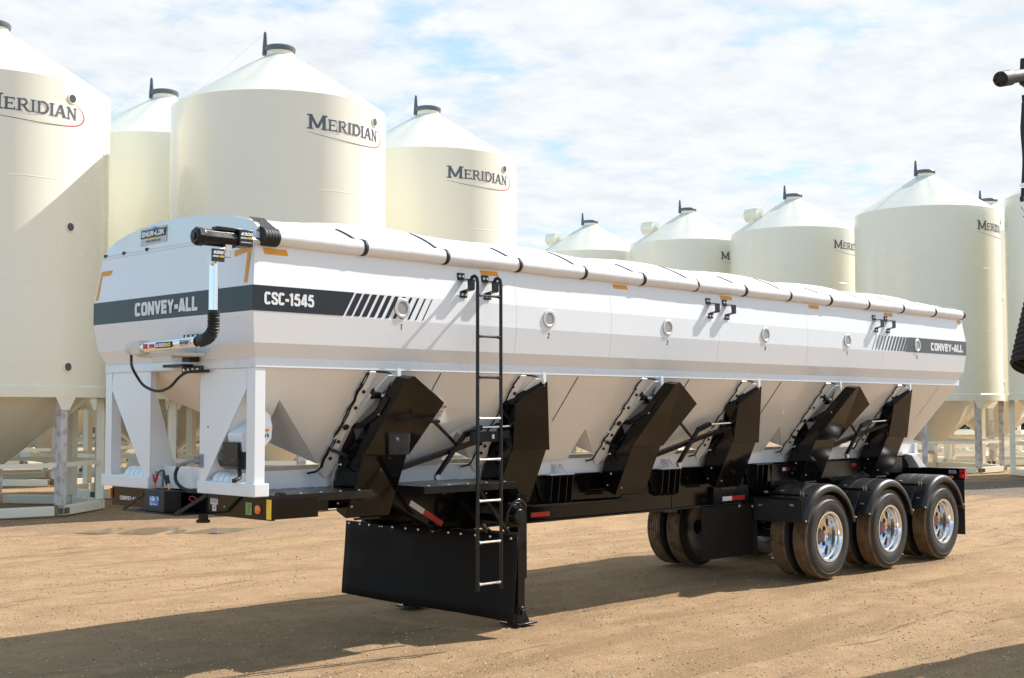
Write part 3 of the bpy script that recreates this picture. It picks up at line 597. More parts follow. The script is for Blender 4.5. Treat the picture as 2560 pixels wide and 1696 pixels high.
# ---- discharge chutes: side profile (y, z)
PROF = [(-.709, 1.190), (-.955, 1.738), (-1.315, 2.120), (-1.560, 2.425), (-1.42, 2.432), (-1.38, 2.41), (-1.264, 2.262), (-1.158, 2.147), (-.922, 2.026), (-.79, 2.024), (-.67, 1.85), (-.557, 1.535), (-.522, 1.44), (-.577, 1.245)]
def make_chute(k, folded):
    x = RIBX[k]; x0, x1 = x+.165, x+.675; dy = -.015 if k == 0 else 0; zb = -.02 if k == 0 else 0
    low = [(-.709, 1.190+zb), (-.955, 1.738), (-.955+.10, 1.86), (-.79, 2.024), (-.67, 1.85), (-.557, 1.535), (-.522, 1.44), (-.577, 1.245+zb)]
    b = MB(); b.prism([(x0, y+dy, z) for y, z in low], (x1-x0, 0, 0)); body = b.build('chute_body', BLACK, T, bevel=.006)
    b = MB()
    if not folded:   # spout swung out: near edge long, outer corner cut away
        q = [(x0-.004, -.958, 1.738), (x1+.004, -.978, 1.730), (x1+.004, -1.455, 2.20), (x0+.06, -1.575, 2.428), (x0-.004, -1.555, 2.405)]
        bk = [(x0-.004, -.84, 1.86), (x1+.004, -.86, 1.85), (x1+.004, -1.31, 2.30), (x0+.05, -1.44, 2.44), (x0-.004, -1.40, 2.425)]
    else:            # spout folded up against the hopper
        q = [(x0-.004, -.976, 1.735), (x1+.004, -.996, 1.730), (x+.394, -1.235, 2.413), (x+.040, -1.139, 2.193)]
        bk = [(x0-.024, -.82, 1.86), (x1+.004, -.85, 1.85), (x+.345, -1.17, 2.425), (x-.03, -1.01, 2.20)]
    n = len(q); vs = [(p[0], p[1]+dy, p[2]) for p in q+bk]
    b.add(vs, [tuple(range(n)), tuple(reversed(range(n, 2*n)))]+[(i, i+n, (i+1) % n+n, (i+1) % n) for i in range(n)])
    b.build('spout', BLACK, T, bevel=.005)
    b = MB(); b.prism([(x0-.018, y+dy, z) for y, z in ((-1.264, 2.262), (-1.158, 2.147), (-.922, 2.026), (-.79, 2.024), (-.75, 1.98), (-.93, 1.97), (-1.20, 2.10), (-1.32, 2.235))] if not folded else [(x0-.05, y, z) for y, z in ((-.93, 2.205), (-.90, 2.03), (-.80, 2.033), (-.76, 1.98), (-.99, 1.75), (-1.02, 2.19))], (.012, 0, 0)); b.build('side_cover', BLACKM, body)
    b = MB(); arc = [(x0-.012, -.515+dy-.0, 1.43)]
    for i in range(8):
        t = i/7; arc.append((x0-.012, -.522-.13*t**1.6+dy, 1.46+.19*sin(t*pi/2)))
    b.tube(arc, .008, 6); b.sphere(arc[-1], .014, n=5); b.sphere((x0-.01, -.66+dy, 1.43), .012, n=5); b.sphere((x0-.01, -.70+dy, 1.86), .010, n=5); b.sphere((x0-.012, -1.20 if not folded else -.95, 2.10), .010, n=5); b.build('chute_latch', CHROME, body)
    b = MB(); mz = 2.29; mx_, my_ = x+.17, -1.03 if not folded else -1.0
    b.tube([(mx_, my_-.02, mz), (mx_+.01, my_-.02, mz), (mx_+.15, my_, mz+.004), (mx_+.21, my_+.02, mz+.004)], [.045, .056, .056, .05], 16); b.box(mx_+.16, mx_+.25, my_-.04, my_+.06, mz-.09, mz+.06); b.cyl((mx_+.18, my_, mz+.04), (mx_+.18, my_-.03, mz+.09), .02, .015, 8); mo = b.build('gate_motor', BLACKM, T)
    b = MB(); b.box(mx_+.09, mx_+.16, my_-.075, my_-.07, mz-.035, mz-.01); b.build('motor_label', LETW, mo)
    b = MB(); b.box(x0+.1, x1-.12, -.72+dy, -.70+dy, 1.168+zb, 1.188+zb); b.build('chute_lip', BLUEL if False else BLACKM, body)
    for yy_, zz_ in ((-.60, 1.30), (-.585, 1.62), (-.70, 1.90), (-.80, 1.28)):
        b = MB(); b.tube([(x0-.001, yy_+dy, zz_), (x0-.008, yy_+dy, zz_)], [.011, .008], 8); b.build('panel_bolt', ZINC, body)
    if not folded:
        b = MB(); b.beam((x+.03, -.70, 1.78), (x+.20, -.74, 1.72), .03, .03); b.build('hinge_arm', BLACKM, body)
for k in range(6): make_chute(k, k % 2 == 1)

# linkage arms ahead of chutes 2, 4, 6
for k in (1, 3, 5):
    x = RIBX[k]; t0 = Vector((x-1.05, -.60, 1.575)); b = MB()
    b.beam(t0, (x-.32, -.82, 1.80), .045, .075, (0, -1, 0)); b.beam((x-.32, -.82, 1.80), (x+.10, -.98, 1.93), .045, .06, (0, -1, 0)); b.beam((x-.70, -.80, 1.50), (x-.38, -.86, 1.90), .03, .05, (0, -1, 0)); b.beam((x-.38, -.86, 1.90), (x-.20, -.90, 1.97), .05, .06, (0, -1, 0))
    b.sphere(t0, .03, n=6); arm = b.build('linkage_arm', BLACKM, T, bevel=.004)
    b = MB(); b.beam((x-.78, -.86, 2.03), (x-.46, -.84, 1.80), .02, .03, (0, -1, 0)); b.tube([(x-.83, -.87, 2.03), (x-.72, -.87, 2.03)], .016, 8); b.build('stay_rod', BLACKM, T)
    b = MB(); b.tube([(x-.20, -.92, 1.965), (x+.16, -1.02, 1.985)], .013, 10); b.sphere((x+.16, -1.02, 1.985), .02, n=6); b.build('lift_rod', CHROME, arm)
    b = MB(); b.tube([(x-.70, -.84, 1.50), (x-.70, -.80, 1.50)], .028, 12); b.tube([(t0.x, -.66, 1.575), (t0.x, -.62, 1.575)], .024, 12); b.build('pivot_pin', ZINC, arm)
    if k == 1:
        b = MB(); b.box(x-.42, x-.05, -.99, -.975, 1.83, 1.93); b.box(x-.04, x+.32, -1.0, -.985, 1.86, 1.93); b.build('linkage_plate', BLACKM, arm)
        b = MB(); b.box(x-.15, x-.12, -1.006, -1.0, 1.86, 1.90); b.build('reflector', WHT, arm)

# ---- warning label on hopper 2
b = MB(); b.prism([(2.20, sy(2.16, .003), 2.16), (2.305, sy(2.16, .003), 2.16), (2.305, sy(2.06, .003), 2.06), (2.20, sy(2.06, .003), 2.06)], (0, -.002, -.002)); lb = b.build('warning_label', LETW, T)
b = MB(); b.prism([(2.20, sy(2.175, .007), 2.175), (2.305, sy(2.175, .007), 2.175), (2.305, sy(2.158, .007), 2.158), (2.20, sy(2.158, .007), 2.158)], (0, -.002, -.002)); b.build('label_heading', REDT, lb)
b = MB()
for i in range(4):
    z = 2.125-.017*i; b.prism([(2.215, sy(z, .007), z), (2.29-.02*(i % 2), sy(z, .007), z), (2.29-.02*(i % 2), sy(z-.005, .007), z-.005), (2.215, sy(z-.005, .007), z-.005)], (0, -.001, -.001))
b.build('label_lines', LETG, lb)

# ---- striping and lettering on the tub
SIDE = -WR-.086-.003; FR = -.086-.003
b = MB(); b.prism([(FR+.003, SIDE, 2.932), (.815, SIDE, 2.932), (.935, SIDE, 3.136), (FR+.003, SIDE, 3.136)], (0, .002, 0)); st = b.build('side_stripe', DECAL, T)
b = MB(); xq = .85; wd = [.062, .060, .055, .050, .046, .040, .034, .028, .022, .016, .010]
for i, q in enumerate(wd):
    x = .842+.086*i; 
    if i not in (): b.prism([(x, SIDE, 2.936), (x+q, SIDE, 2.936), (x+q+.115, SIDE, 3.132), (x+.115, SIDE, 3.132)], (0, .002, 0))
b.build('slash_marks', DECAL, T)
b = MB(); b.prism([(10.62, SIDE, 2.932), (LEN+.086, SIDE, 2.932), (LEN+.086, SIDE, 3.136), (10.735, SIDE, 3.136)], (0, .002, 0)); b.build('rear_stripe', DECALG, T)
b = MB()
for i, q in enumerate(reversed(wd)):
    x = 9.70+.0845*i; b.prism([(x, SIDE, 2.936), (x+q, SIDE, 2.936), (x+q+.115, SIDE, 3.132), (x+.115, SIDE, 3.132)], (0, .002, 0))
b.build('rear_slash_marks', DECALG, T)
b = MB(); b.prism([(FR, SIDE+.002, 2.932), (FR, -SIDE-.002, 2.932), (FR, -SIDE-.002, 3.136), (FR, SIDE+.002, 3.136)], (.002, 0, 0)); b.build('front_stripe', DECAL, T)
b = MB(); text(b, 'CSC-1545', (.018, SIDE-.003, 2.985), XP, ZP, .49, .102, .03, spacing=.96); b.build('model_lettering', LETW, T)
b = MB(); text(b, 'CONVEY-ALL', (11.36, SIDE-.003, 2.972), XP, ZP, 1.01, .112, .03, spacing=.96); b.build('rear_lettering', LETW, T)
b = MB(); text(b, 'CONVEY-ALL', (FR-.003, .535, 2.974), YM, ZP, 1.035, .120, .03, spacing=.96); b.build('front_lettering', LETW, T)
for k in range(6):
    x = 1.465+1.9*k; c = Vector((x, SIDE, 3.03))
    b = MB(); b.lathe([(.060, -.001), (.060, -.008), (.064, -.011), (.084, -.010), (.088, -.006), (.088, .0)], c, 'y', 40); rim = b.build('sight_port', ALUD, T)
    b = MB(); b.tube([c+Vector((0, -.001, 0)), c+Vector((0, -.005, 0))], [.062, .062], 36); b.build('glass', GLASS, rim)
    b = MB()
    for q in range(8):
        a = q*pi/4+.2; p = c+Vector((cos(a)*.074, -.010, sin(a)*.074)); b.cyl(p, p+Vector((0, -.004, 0)), .004, .003, 6)
    b.build('port_screws', ZINC, rim)
    b = MB(); w_ = .022 if k == 0 else .034; text(b, str(k+1), (x-w_/2, -WR-.0765, 2.84), XP, (0, -.128, 1), w_, .055, t=.13); b.build('compartment_number', LETB, T)
# amber conspicuity tape
def tape(x0, x1, z0, z1, y=None, sk=.015):
    yy = lambda z: -WR-.086+(z-3.14)*.14-.003
    b = MB(); b.prism([(x0, yy(z0), z0), (x1, yy(z0), z0), (x1-sk, yy(z1), z1), (x0-sk, yy(z1), z1)], (0, .002, 0)); b.build('amber_tape', YEL, T)
tape(.045, .275, 3.395, 3.445)
for x in (2.47, 4.40, 6.31, 8.21, 10.12, 12.30): tape(x, x+.23 if x < 12 else 12.42, 3.405, 3.448)
def ftape(pts):
    fx = lambda z: -.086+(z-3.14)*.12-.003
    b = MB(); b.prism([(fx(z), y, z) for y, z in pts], (.002, 0, 0)); b.build('amber_tape', YEL, T)
ftape([(-.99, 3.388), (-1.23, 3.42), (-1.23, 3.465), (-.985, 3.435)][::-1]); ftape([(-1.17, 3.16), (-1.215, 3.16), (-1.225, 3.413), (-1.175, 3.407)])
ftape([(1.235, 3.385), (1.05, 3.385), (1.02, 3.43), (1.225, 3.43)]); ftape([(1.27, 3.16), (1.225, 3.16), (1.20, 3.38), (1.235, 3.38)])

# ---- ladder hooks and ladder
for x in (2.20, 2.51, 6.05, 6.37, 9.81, 10.13):
    b = MB(); yb = SIDE+.003
    def yw(z): return -WR-.086+max(0, z-3.14)*.14
    h_ = .045; b.box(x-h_, x+h_, yw(3.37)-.010, yw(3.37)-.001, 3.338, 3.400); b.box(x-h_+.004, x+h_+.004, yb-.010, yb-.001, 3.168, 3.226)
    yo_ = yb-.074
    d_ = .035; b.prism([(x-h_+d_, yo_, 3.338), (x+h_+d_, yo_, 3.338), (x+h_, yw(3.34), 3.338), (x-h_, yw(3.34), 3.338)], (0, 0, -.006)); b.box(x-h_+d_, x+h_+d_, yo_-.006, yo_, 3.245, 3.338); b.prism([(x-h_+d_, yo_, 3.245), (x+h_+d_, yo_, 3.245), (x+h_, yb-.002, 3.226), (x-h_, yb-.002, 3.226)], (0, 0, -.006))
    hk = b.build('ladder_hook', BLACKM, T, bevel=.003)
    for px_, pz_, py_ in ((x-.020, 3.369, yw(3.369)-.010), (x+.022, 3.369, yw(3.369)-.010), (x-.016, 3.197, yb-.010), (x+.026, 3.197, yb-.010)):
        b = MB(); b.tube([(px_, py_, pz_), (px_, py_-.008, pz_)], [.014, .011], 8); b.build('hook_bolt', ZINC, hk)
LX0, LX1, LY = 2.235, 2.535, -1.46
b = MB()
for x in (LX0, LX1): b.tube([(x-.0, LY+.085, 3.335), (x, LY+.07, 3.358), (x, LY+.038, 3.365), (x, LY+.010, 3.345), (x, LY, 3.30), (x, LY, .50)], .0165, 12)
lo = b.build('ladder', BLACKM, T)
for i in range(8):
    z = 3.185-.375*i
    if z < .5: break
    b = MB(); xa, xb = LX0+.016, LX1-.016; b.tube([(xa, LY, z), (xa+.03, LY, z), (xa+.04, LY, z), (xb-.04, LY, z), (xb-.03, LY, z), (xb, LY, z)], [.016, .014, .011, .011, .014, .016], 8); b.build('rung', BLACKM if i < 3 else ALUD, lo)

# ---- tarp, roll tube, straps, end caps
def zt(x, y):
    u = min(1, abs(y)/1.235); base = 3.575+.215*(1-u**2.6)
    sag = .098*min(1, max(0, x)/1.2)-.004*x*(x > 2)-.012*max(0, x-10)**1.5
    s = base+(sag+.020*cos(x*2*pi/1.9+.4)+.012*noise.noise(Vector((x*1.3, y*.8, 0))))*(1-u**2)
    s += .006*noise.noise(Vector((x*7, y*2, 3)))*(1-.4*u)
    if x > 12.0: s -= .25*(x-12.0)**1.5*(1-u)
    return s
b = MB(); nx, nyy = 220, 30; xs_ = [.04+(12.46-.04)*i/nx for i in range(nx+1)]; ys_ = [-1.235+2.47*j/nyy for j in range(nyy+1)]
b.add([(x, y, zt(x, y)) for x in xs_ for y in ys_], [(i*(nyy+1)+j, (i+1)*(nyy+1)+j, (i+1)*(nyy+1)+j+1, i*(nyy+1)+j+1) for i in range(nx) for j in range(nyy)], 0, True)
b.build('tarp', TARP, T, sharp=180)
RY, RZ, RR_ = -1.262, 3.534, .066
b = MB(); path = [(x, RY+.003*sin(x*3), RZ+.002*sin(x*5)) for x in [.10+12.32*i/150 for i in range(151)]]
rs = [RR_+.003*noise.noise(Vector((p[0]*6, 0, 0)))-.003*abs(sin((p[0]-1.044)*pi/.95))**.3*-1 for p in path]
b.tube(path, rs, 24); roll = b.build('tarp_roll', TARP, T)
b = MB(); b.cyl((12.42, RY, RZ), (12.50, RY, RZ-.004), .045, .045, 16); b.build('roll_end', STRAP, T); b = MB(); b.cyl((12.50, RY, RZ-.004), (12.58, RY, RZ-.006), .02, .012, 10); b.build('roll_tip', COPPER, T)
for i in range(13):
    x = 1.044+.951*i if i < 12 else 12.40; b = MB(); vs = []; hw = .022; prof = []
    for a in range(0, 13):
        t = radians(-90-a*15+30); prof.append((RY+(RR_+.006)*cos(t)*1.0, RZ+(RR_+.006)*sin(t)))
    prof = [(RY+(RR_+.006)*cos(radians(300-a*17)), RZ+(RR_+.006)*sin(radians(300-a*17))) for a in range(0, 14)]
    prof = [p for p in prof if not (p[0] > RY+.02 and p[1] > RZ)]
    prof += [(RY+.02, RZ+RR_+.012)]
    inner = -.90 if i % 2 == 0 else -.78
    yq = RY+.06
    while yq < inner: prof.append((yq, zt(x, yq)+.006)); yq += .06
    n = len(prof)
    vs = [(x-hw, y, z) for y, z in prof]+[(x+hw, y, z) for y, z in prof]
    b.add(vs, [(j, j+1, n+j+1, n+j) for j in range(n-1)], 0, True); b.build('tarp_strap', STRAP, T, solid=.002)
# black wear band and shaft at the front end of the roll
b = MB()
for q in range(5): b.tube([(.01+q*.030, RY, RZ), (.034+q*.030, RY, RZ)], .076, 24)
b.build('shaft_wrap', STRAP, T)
b = MB()
for q in range(5): b.prism([(.01+q*.03, -1.30, 3.585), (.033+q*.03, -1.30, 3.585), (.023+q*.03, -1.12, 3.70), (.0+q*.03, -1.12, 3.70)], (0, .01, .01))
b.build('wrap_strap', STRAP, T)
for x0, nm in ((.02, 'front_end_cap'), (12.43, 'rear_end_cap')):
    cap = [(-1.225, 3.56), (-1.25, 3.585), (-1.25, 3.62), (-1.20, 3.655), (-1.10, 3.69), (-.88, 3.74), (-.57, 3.78), (-.3, 3.80), (-.05, 3.807), (.26, 3.80), (.55, 3.777), (.80, 3.745), (1.0, 3.70), (1.12, 3.655), (1.19, 3.61), (1.235, 3.565), (1.235, 3.54), (-1.2, 3.54)]
    b = MB()
    if x0 < 1: b.prism([(x0-.045, y, z) for y, z in cap], (.045, 0, 0))
    else: b.prism([(x0, y, z-.04) for y, z in cap], (.03, 0, 0))
    o = b.build(nm, ALUD, T, bevel=.004)
    if x0 < 1:
        for y in (1.20, .86, .45, -1.13): b = MB(); b.tube([(x0-.048, y, 3.575), (x0-.06, y, 3.575)], .016, 8); b.build('cap_bolt', BLACKM, o)
        b = MB(); X = x0-.05
        b.prism([(X, .56, 3.61), (X, .12, 3.62), (X, .12, 3.765), (X, .56, 3.765)], (.003, 0, 0)); plate = b.build('maker_label', LABEL, o)
        b = MB(); b.prism([(X-.004, .555, 3.675), (X-.004, .13, 3.675), (X-.004, .12, 3.745), (X-.004, .545, 3.745)], (.002, 0, 0)); b.prism([(X-.003, .46, 3.748), (X-.003, .22, 3.748), (X-.003, .34, 3.775)], (.002, 0, 0), 1); b.prism([(X-.003, .42, 3.672), (X-.003, .26, 3.672), (X-.003, .34, 3.655)], (.002, 0, 0), 2); b.build('maker_plate', [LETB, BLUEL, YELL], plate)
        b = MB(); text(b, 'SHUR-LOK', (X-.008, .535, 3.685), YM, ZP, .39, .048, .03, slant=.12); b.build('maker_lettering', LETW, plate); b = MB(); text(b, '1-800-4-SHUR-LOK', (X-.008, .47, 3.635), YM, ZP, .26, .018); b.build('phone_lettering', LETG, plate)

# ---- electric tarp arm
AX = -.42
mt = MB(); c0 = Vector((-.62, -1.29, 3.475))
mt.tube([c0, c0+Vector((.02, 0, 0)), c0+Vector((.07, 0, 0)), c0+Vector((.075, 0, 0)), c0+Vector((.36, 0, 0))], [.058, .074, .074, .067, .067], 8); mt.box(-.26, -.13, -1.36, -1.22, 3.425, 3.555); mt.box(-.44, -.20, -1.33, -1.25, 3.535, 3.565); mt.cyl(c0-Vector((.01, 0, 0)), c0, .03, .03, 8)
mo = mt.build('tarp_motor', BLACKM, T, bevel=.006)
b = MB(); b.box(-.255, -.135, -1.364, -1.361, 3.435, 3.545); pl = b.build('motor_plate', LETB, mo)
b = MB(); text(b, '4500', (-.25, -1.368, 3.508), XP, ZP, .11, .025, .03, slant=.2); text(b, 'SERIES', (-.25, -1.368, 3.482), XP, ZP, .06, .013, .02); text(b, 'HD', (-.185, -1.368, 3.482), XP, ZP, .045, .015, .03, mi=1); b.box(-.245, -.15, -1.367, -1.3665, 3.452, 3.457); b.build('motor_lettering', [LETW, YELL], pl)
b = MB(); b.tube([(-.13, -1.29, 3.49), (-.11, -1.29, 3.49)], .028, 12); b.tube([(-.11, -1.29, 3.49), (.03, RY, 3.50)], .024, 16); b.build('drive_shaft', ALU, T)
b = MB(); b.box(-.365, -.305, -1.335, -1.265, 3.375, 3.44); b.cyl((-.335, -1.30, 3.33), (-.335, -1.30, 3.385), .035, .035, 16); b.prism([(-.49, -1.345, 3.262), (-.375, -1.345, 3.325), (-.375, -1.345, 3.40), (-.49, -1.345, 3.375)], (0, .08, 0)); br = b.build('motor_bracket', ALUD, T, bevel=.003)
b = MB(); b.box(-.50, -.385, -1.352, -1.347, 3.285, 3.385); q_ = b.build('bracket_plate', LETB, br)
b = MB(); text(b, '4500', (-.49, -1.356, 3.345), XP, ZP, .09, .024, .03, slant=.2); text(b, 'SERIES', (-.492, -1.356, 3.32), XP, ZP, .055, .013, .02); text(b, 'HD', (-.43, -1.356, 3.32), XP, ZP, .035, .014, .03, mi=1); b.build('bracket_lettering', [LETW, YELL], q_)
b = MB(); b.tube([(AX, -1.258, 2.90), (AX, -1.258, 3.31)], .037, 20); b.build('upper_arm', ALU, T)
b = MB(); path = []; rs = []
for i in range(61):
    t = i/60; 
    if t < .38: p = Vector((AX, -1.262, 2.915-(2.915-2.785)*t/.38))
    else:
        a = (t-.38)/.62*radians(85); p = Vector((AX, -1.262+.135*(1-cos(a))*1.45, 2.785-.135*sin(a)*.75))
    path.append(p); rs.append(.046+.006*cos(i*2*pi/3.6) if .08 < t < .8 else .050)
b.tube(path, rs, 20); b.build('flex_elbow', RUBBER, T)
b = MB(); b.tube([(AX, -1.04, 2.68), (AX, -.20, 2.66)], .044, 20); lw = b.build('lower_arm', ALU, T)
b = MB(); b.box(AX-.05, AX+.05, -.22, -.08, 2.60, 2.72); b.tube([(AX, -.08, 2.66), (AX, .02, 2.66)], .05, 16); b.tube([(AX, .02, 2.66), (AX, .055, 2.66)], .032, 16); b.build('arm_pivot_housing', BEIGEPL, lw, bevel=.008)
b = MB(); FX = AX-.0475
b.box(FX, FX+.003, -.73, -.48, 2.642, 2.692); dc = b.build('arm_decal', LETB, lw)
b = MB(); text(b, '4500', (FX-.003, -.49, 2.652), YM, ZP, .15, .030, .035, slant=.2); text(b, 'HD', (FX-.003, -.635, 2.652), YM, ZP, .08, .030, .035, mi=1); b.build('arm_lettering', [LETW, YELL], dc)
b = MB(); b.box(FX, FX+.003, -1.0, -.84, 2.650, 2.696); ns = b.build('step_decal', LETW, lw); b = MB(); text(b, 'NO STEP', (FX-.003, -.855, 2.662), YM, ZP, .13, .022, .02)
for i in range(8): b.box(FX-.003, FX-.001, -.85-.018*i, -.858-.018*i, 2.690, 2.695); b.box(FX-.003, FX-.001, -.85-.018*i, -.858-.018*i, 2.651, 2.656)
b.build('step_lettering', LETB, ns)
b = MB(); b.box(FX, FX+.003, -.34, -.28, 2.645, 2.685); b.box(FX, FX+.003, -.45, -.375, 2.65, 2.68); b.build('arm_label', REDPL, lw)
b = MB(); b.box(-.40, -.09, -.62, -.06, 2.585, 2.612); b.box(-.40, -.385, -.60, -.30, 2.53, 2.585); b.build('arm_bracket', BEIGEPL, T, bevel=.003)
b = MB(); b.box(-.115, -.02, -.42, -.30, 2.545, 2.61); b.box(-.11, -.005, -.30, .02, 2.505, 2.530); b.box(-.020, -.006, -.46, -.14, 2.452, 2.512); b.box(-.105, -.09, -.62, -.30, 2.745, 2.775); mb_ = b.build('mounting_bar', BLACKM, T, bevel=.004)
b = MB()
for y in (-.19, -.26, -.33, -.40): b.tube([(-.020, y, 2.482), (-.032, y, 2.482)], [.017, .013], 8)
for y in (-.36, -.43, -.50, -.57): b.tube([(-.105, y, 2.76), (-.115, y, 2.76)], [.012, .010], 8)
b.build('mounting_bolt', ZINC, mb_)
def smooth(pts, n=8):
    out_ = []; P = [Vector(p) for p in pts]
    for i in range(len(P)-1):
        p0, p1, p2, p3 = P[max(0, i-1)], P[i], P[i+1], P[min(len(P)-1, i+2)]
        for k in range(n):
            t = k/n; out_.append(.5*((2*p1)+(-p0+p2)*t+(2*p0-5*p1+4*p2-p3)*t*t+(-p0+3*p1-3*p2+p3)*t**3))
    return out_+[P[-1]]
b = MB(); b.tube(smooth([(-.40, .03, 2.60), (-.22, .34, 2.52), (-.12, .41, 2.42), (-.10, .33, 2.35), (-.10, .12, 2.305), (-.10, -.08, 2.335), (-.10, -.24, 2.42), (-.08, -.36, 2.462), (-.03, -.58, 2.465)]), .0125, 10); b.build('arm_cable', RUBBER, T)

# ---- front posts
def post(sg):
    f = lambda y: -sg*y     # near post: sg=+1 gives y negative
    b = MB(); Y = lambda v_: -v_ if sg > 0 else v_
    o = 1.212; i_ = .405
    b.box(0, .10, Y(o), Y(o-.115), 1.55, ZR0)
    plate = [(Y(o-.115), ZR0), (Y(i_), ZR0), (Y(i_), 1.55), (Y(i_+.095), 1.55), (Y(o-.115), 2.32)]
    b.prism([(0, y, z) for y, z in plate], (.012, 0, 0))
    p = b.build('front_post', WHITE, T, bevel=.004)
    b = MB(); b.box(0.012, .055, Y(i_), Y(i_+.012), 1.55, ZR0)
    b.prism([(.055, Y(i_), 2.31), (.055, Y(i_), 1.60), (.27, Y(i_), 1.60)], (0, Y(.010), 0)); b.build('post_flange', WHITE, p)
    b = MB(); b.prism([(.012, Y(i_+.10), 1.56), (.012, Y(o-.12), 2.31), (.15, Y(o-.12), 2.31), (.15, Y(i_+.10), 1.56)], (0, Y(-.012), 0)); b.build('post_web', HOPW, p)
    b = MB(); b.box(-.018, .125, Y(o+.03), Y(i_-.005), 1.446, 1.552); b.build('post_foot', WHITE, p, bevel=.008)
    b = MB()
    for q in range(4):
        yc = .60+.085*q; b.lathe([(.001, -.04), (.072, -.038), (.078, 0), (.072, .038), (.001, .04)], (.10, Y(yc), 1.552), 'y', 20, a0=0, a1=pi)
    b.build('foot_ribs', GALV, p)
post(1); post(-1)
b = MB(); b.box(.14, .22, -.42, .42, 1.45, 1.645); b.build('front_crossbeam', WHITE, T, bevel=.004)
b = MB(); b.sphere((-.001, -.535, 2.0), .010, n=5); b.build('inspection_dot', GREENLED, T)

# ---- control box, gear housing
b = MB(); b.prism([(.13, -1.02, 2.03), (.20, -1.02, 2.155), (.285, -1.02, 2.10), (.31, -1.02, 2.01), (.30, -1.02, 1.90), (.20, -1.02, 1.80), (.02, -1.02, 1.80), (-.0, -1.02, 1.95)], (0, .20, 0)); cb = b.build('control_box', GALV, T, bevel=.01)
for i, (dx, m_) in enumerate(((.255, ORANGE), (.225, ORANGE))): b = MB(); b.tube([(dx, -1.022, 1.975), (dx, -1.034, 1.975)], .011, 10); b.build('control_button', m_, cb)
b = MB()
for dx in (.255, .225): b.beam((dx, -1.024, 1.945), (dx+.006, -1.030, 1.918), .010, .01)
b.build('control_switch', LETB, cb)
b = MB(); b.tube([(.05, -1.0, 1.74), (.06, -.72, 1.74)], [.085, .085], 10); b.box(-.03, .0, -1.02, -.80, 1.70, 1.88); b.tube(smooth([(.03, -.95, 1.67), (.02, -.98, 1.60), (-.03, -1.0, 1.575), (-.06, -1.0, 1.57)]), .018, 8); b.build('hopper_vibrator', BLACKM, T, bevel=.006)
b = MB(); b.tube(smooth([(.0, -.45, 1.715), (-.05, -.36, 1.71), (-.05, -.25, 1.695), (-.05, -.16, 1.665)]), .017, 8); b.tube([(.0, -.42, 1.72), (-.03, -.385, 1.718)], .035, 6); b.box(-.012, .0, -.47, -.41, 1.66, 1.77); b.build('power_plug', GREYC, T)
b = MB(); b.tube(smooth([(-.05, -.16, 1.665), (-.05, -.115, 1.60), (-.05, -.13, 1.53), (-.03, -.21, 1.475), (.02, -.32, 1.458), (.06, -.43, 1.47)]), .015, 8)
for rr_ in (.10, .12): b.tube([(.06+rr_*cos(a/16*2*pi)*.7, -.34+rr_*sin(a/16*2*pi), 1.452+.01*(rr_ > .11)) for a in range(17)], .011, 6)
b.build('power_cable', RUBBER, T)

# ---- black chassis
b = MB(); YB = .45
for sg in (-1, 1):
    y0, y1 = sg*YB, sg*(YB-.014)
    b.box(.15, 1.75, y0, y1, 1.262, 1.44)
    b.prism([(1.75, y0, 1.262), (2.05, y0, 1.262), (2.62, y0, .965), (12.3, y0, .965), (12.3, y0, 1.44), (1.75, y0, 1.44)], (0, y1-y0, 0))
    fl = sg*(YB+.055), sg*(YB-.075)
    b.box(.15, 12.32, fl[0], fl[1], 1.428, 1.441); b.box(2.62, 12.3, fl[0], fl[1], .947, .965); b.box(.15, 2.05, fl[0], fl[1], 1.246, 1.262)
    b.beam((2.05, sg*(YB-.01), 1.254), (2.60, sg*(YB-.01), .968), .13, .016)
for x in (.3, 1.9, 4.9, 6.9, 9.4, 11.2): b.box(x, x+.08, -YB+.014, YB-.014, 1.0 if x > 3 else 1.28, 1.40)
b.build('frame_rail', BLACK, T, bevel=.004)
b = MB(); b.box(6.42, 6.435, -YB-.006, -YB, .966, 1.427); b.build('frame_splice', BLACKM, T)
# front bumper with lamps
b = MB(); b.box(.13, .17, -1.265, 1.31, 1.252, 1.428); b.box(.17, .6, -1.26, -1.22, 1.26, 1.425); b.box(.17, .6, 1.22, 1.30, 1.26, 1.425); b.box(.17, .75, -1.2, 1.2, 1.30, 1.40); bp_ = b.build('front_bumper', BLACK, T, bevel=.004)
BX = .127
b = MB(); b.box(BX-.002, BX+.001, -1.268, -1.205, 1.262, 1.422); b.build('corner_reflector', YEL2, bp_); b = MB(); b.box(.11, .13, 1.30, 1.325, 1.32, 1.41); b.build('far_marker_lamp', ORANGE, bp_)
b = MB(); b.tube([(BX, -1.09, 1.335), (BX-.012, -1.09, 1.335), (BX-.016, -1.09, 1.335)], [.038, .036, .028], 24); b.build('marker_lamp', ORANGE, bp_)
b = MB(); b.box(BX-.002, BX, -1.0, -.91, 1.285, 1.385); gl = b.build('inspection_label', GREENL, bp_); b = MB()
for i in range(5): b.box(BX-.004, BX-.002, -.99, -.925, 1.30+.017*i, 1.303+.017*i)
b.box(BX-.004, BX-.002, -.965, -.962, 1.30, 1.375); b.build('label_grid', LETG, gl)
b = MB(); b.box(BX-.002, BX, -.50, -.385, 1.345, 1.405); b.box(BX-.002, BX, -.475, -.415, 1.29, 1.343); sl = b.build('safety_label', LETW, bp_); b = MB(); b.box(BX-.004, BX-.002, -.50, -.385, 1.392, 1.405); b.box(BX-.004, BX-.002, -.485, -.40, 1.375, 1.379); b.box(BX-.004, BX-.002, -.485, -.41, 1.362, 1.366)
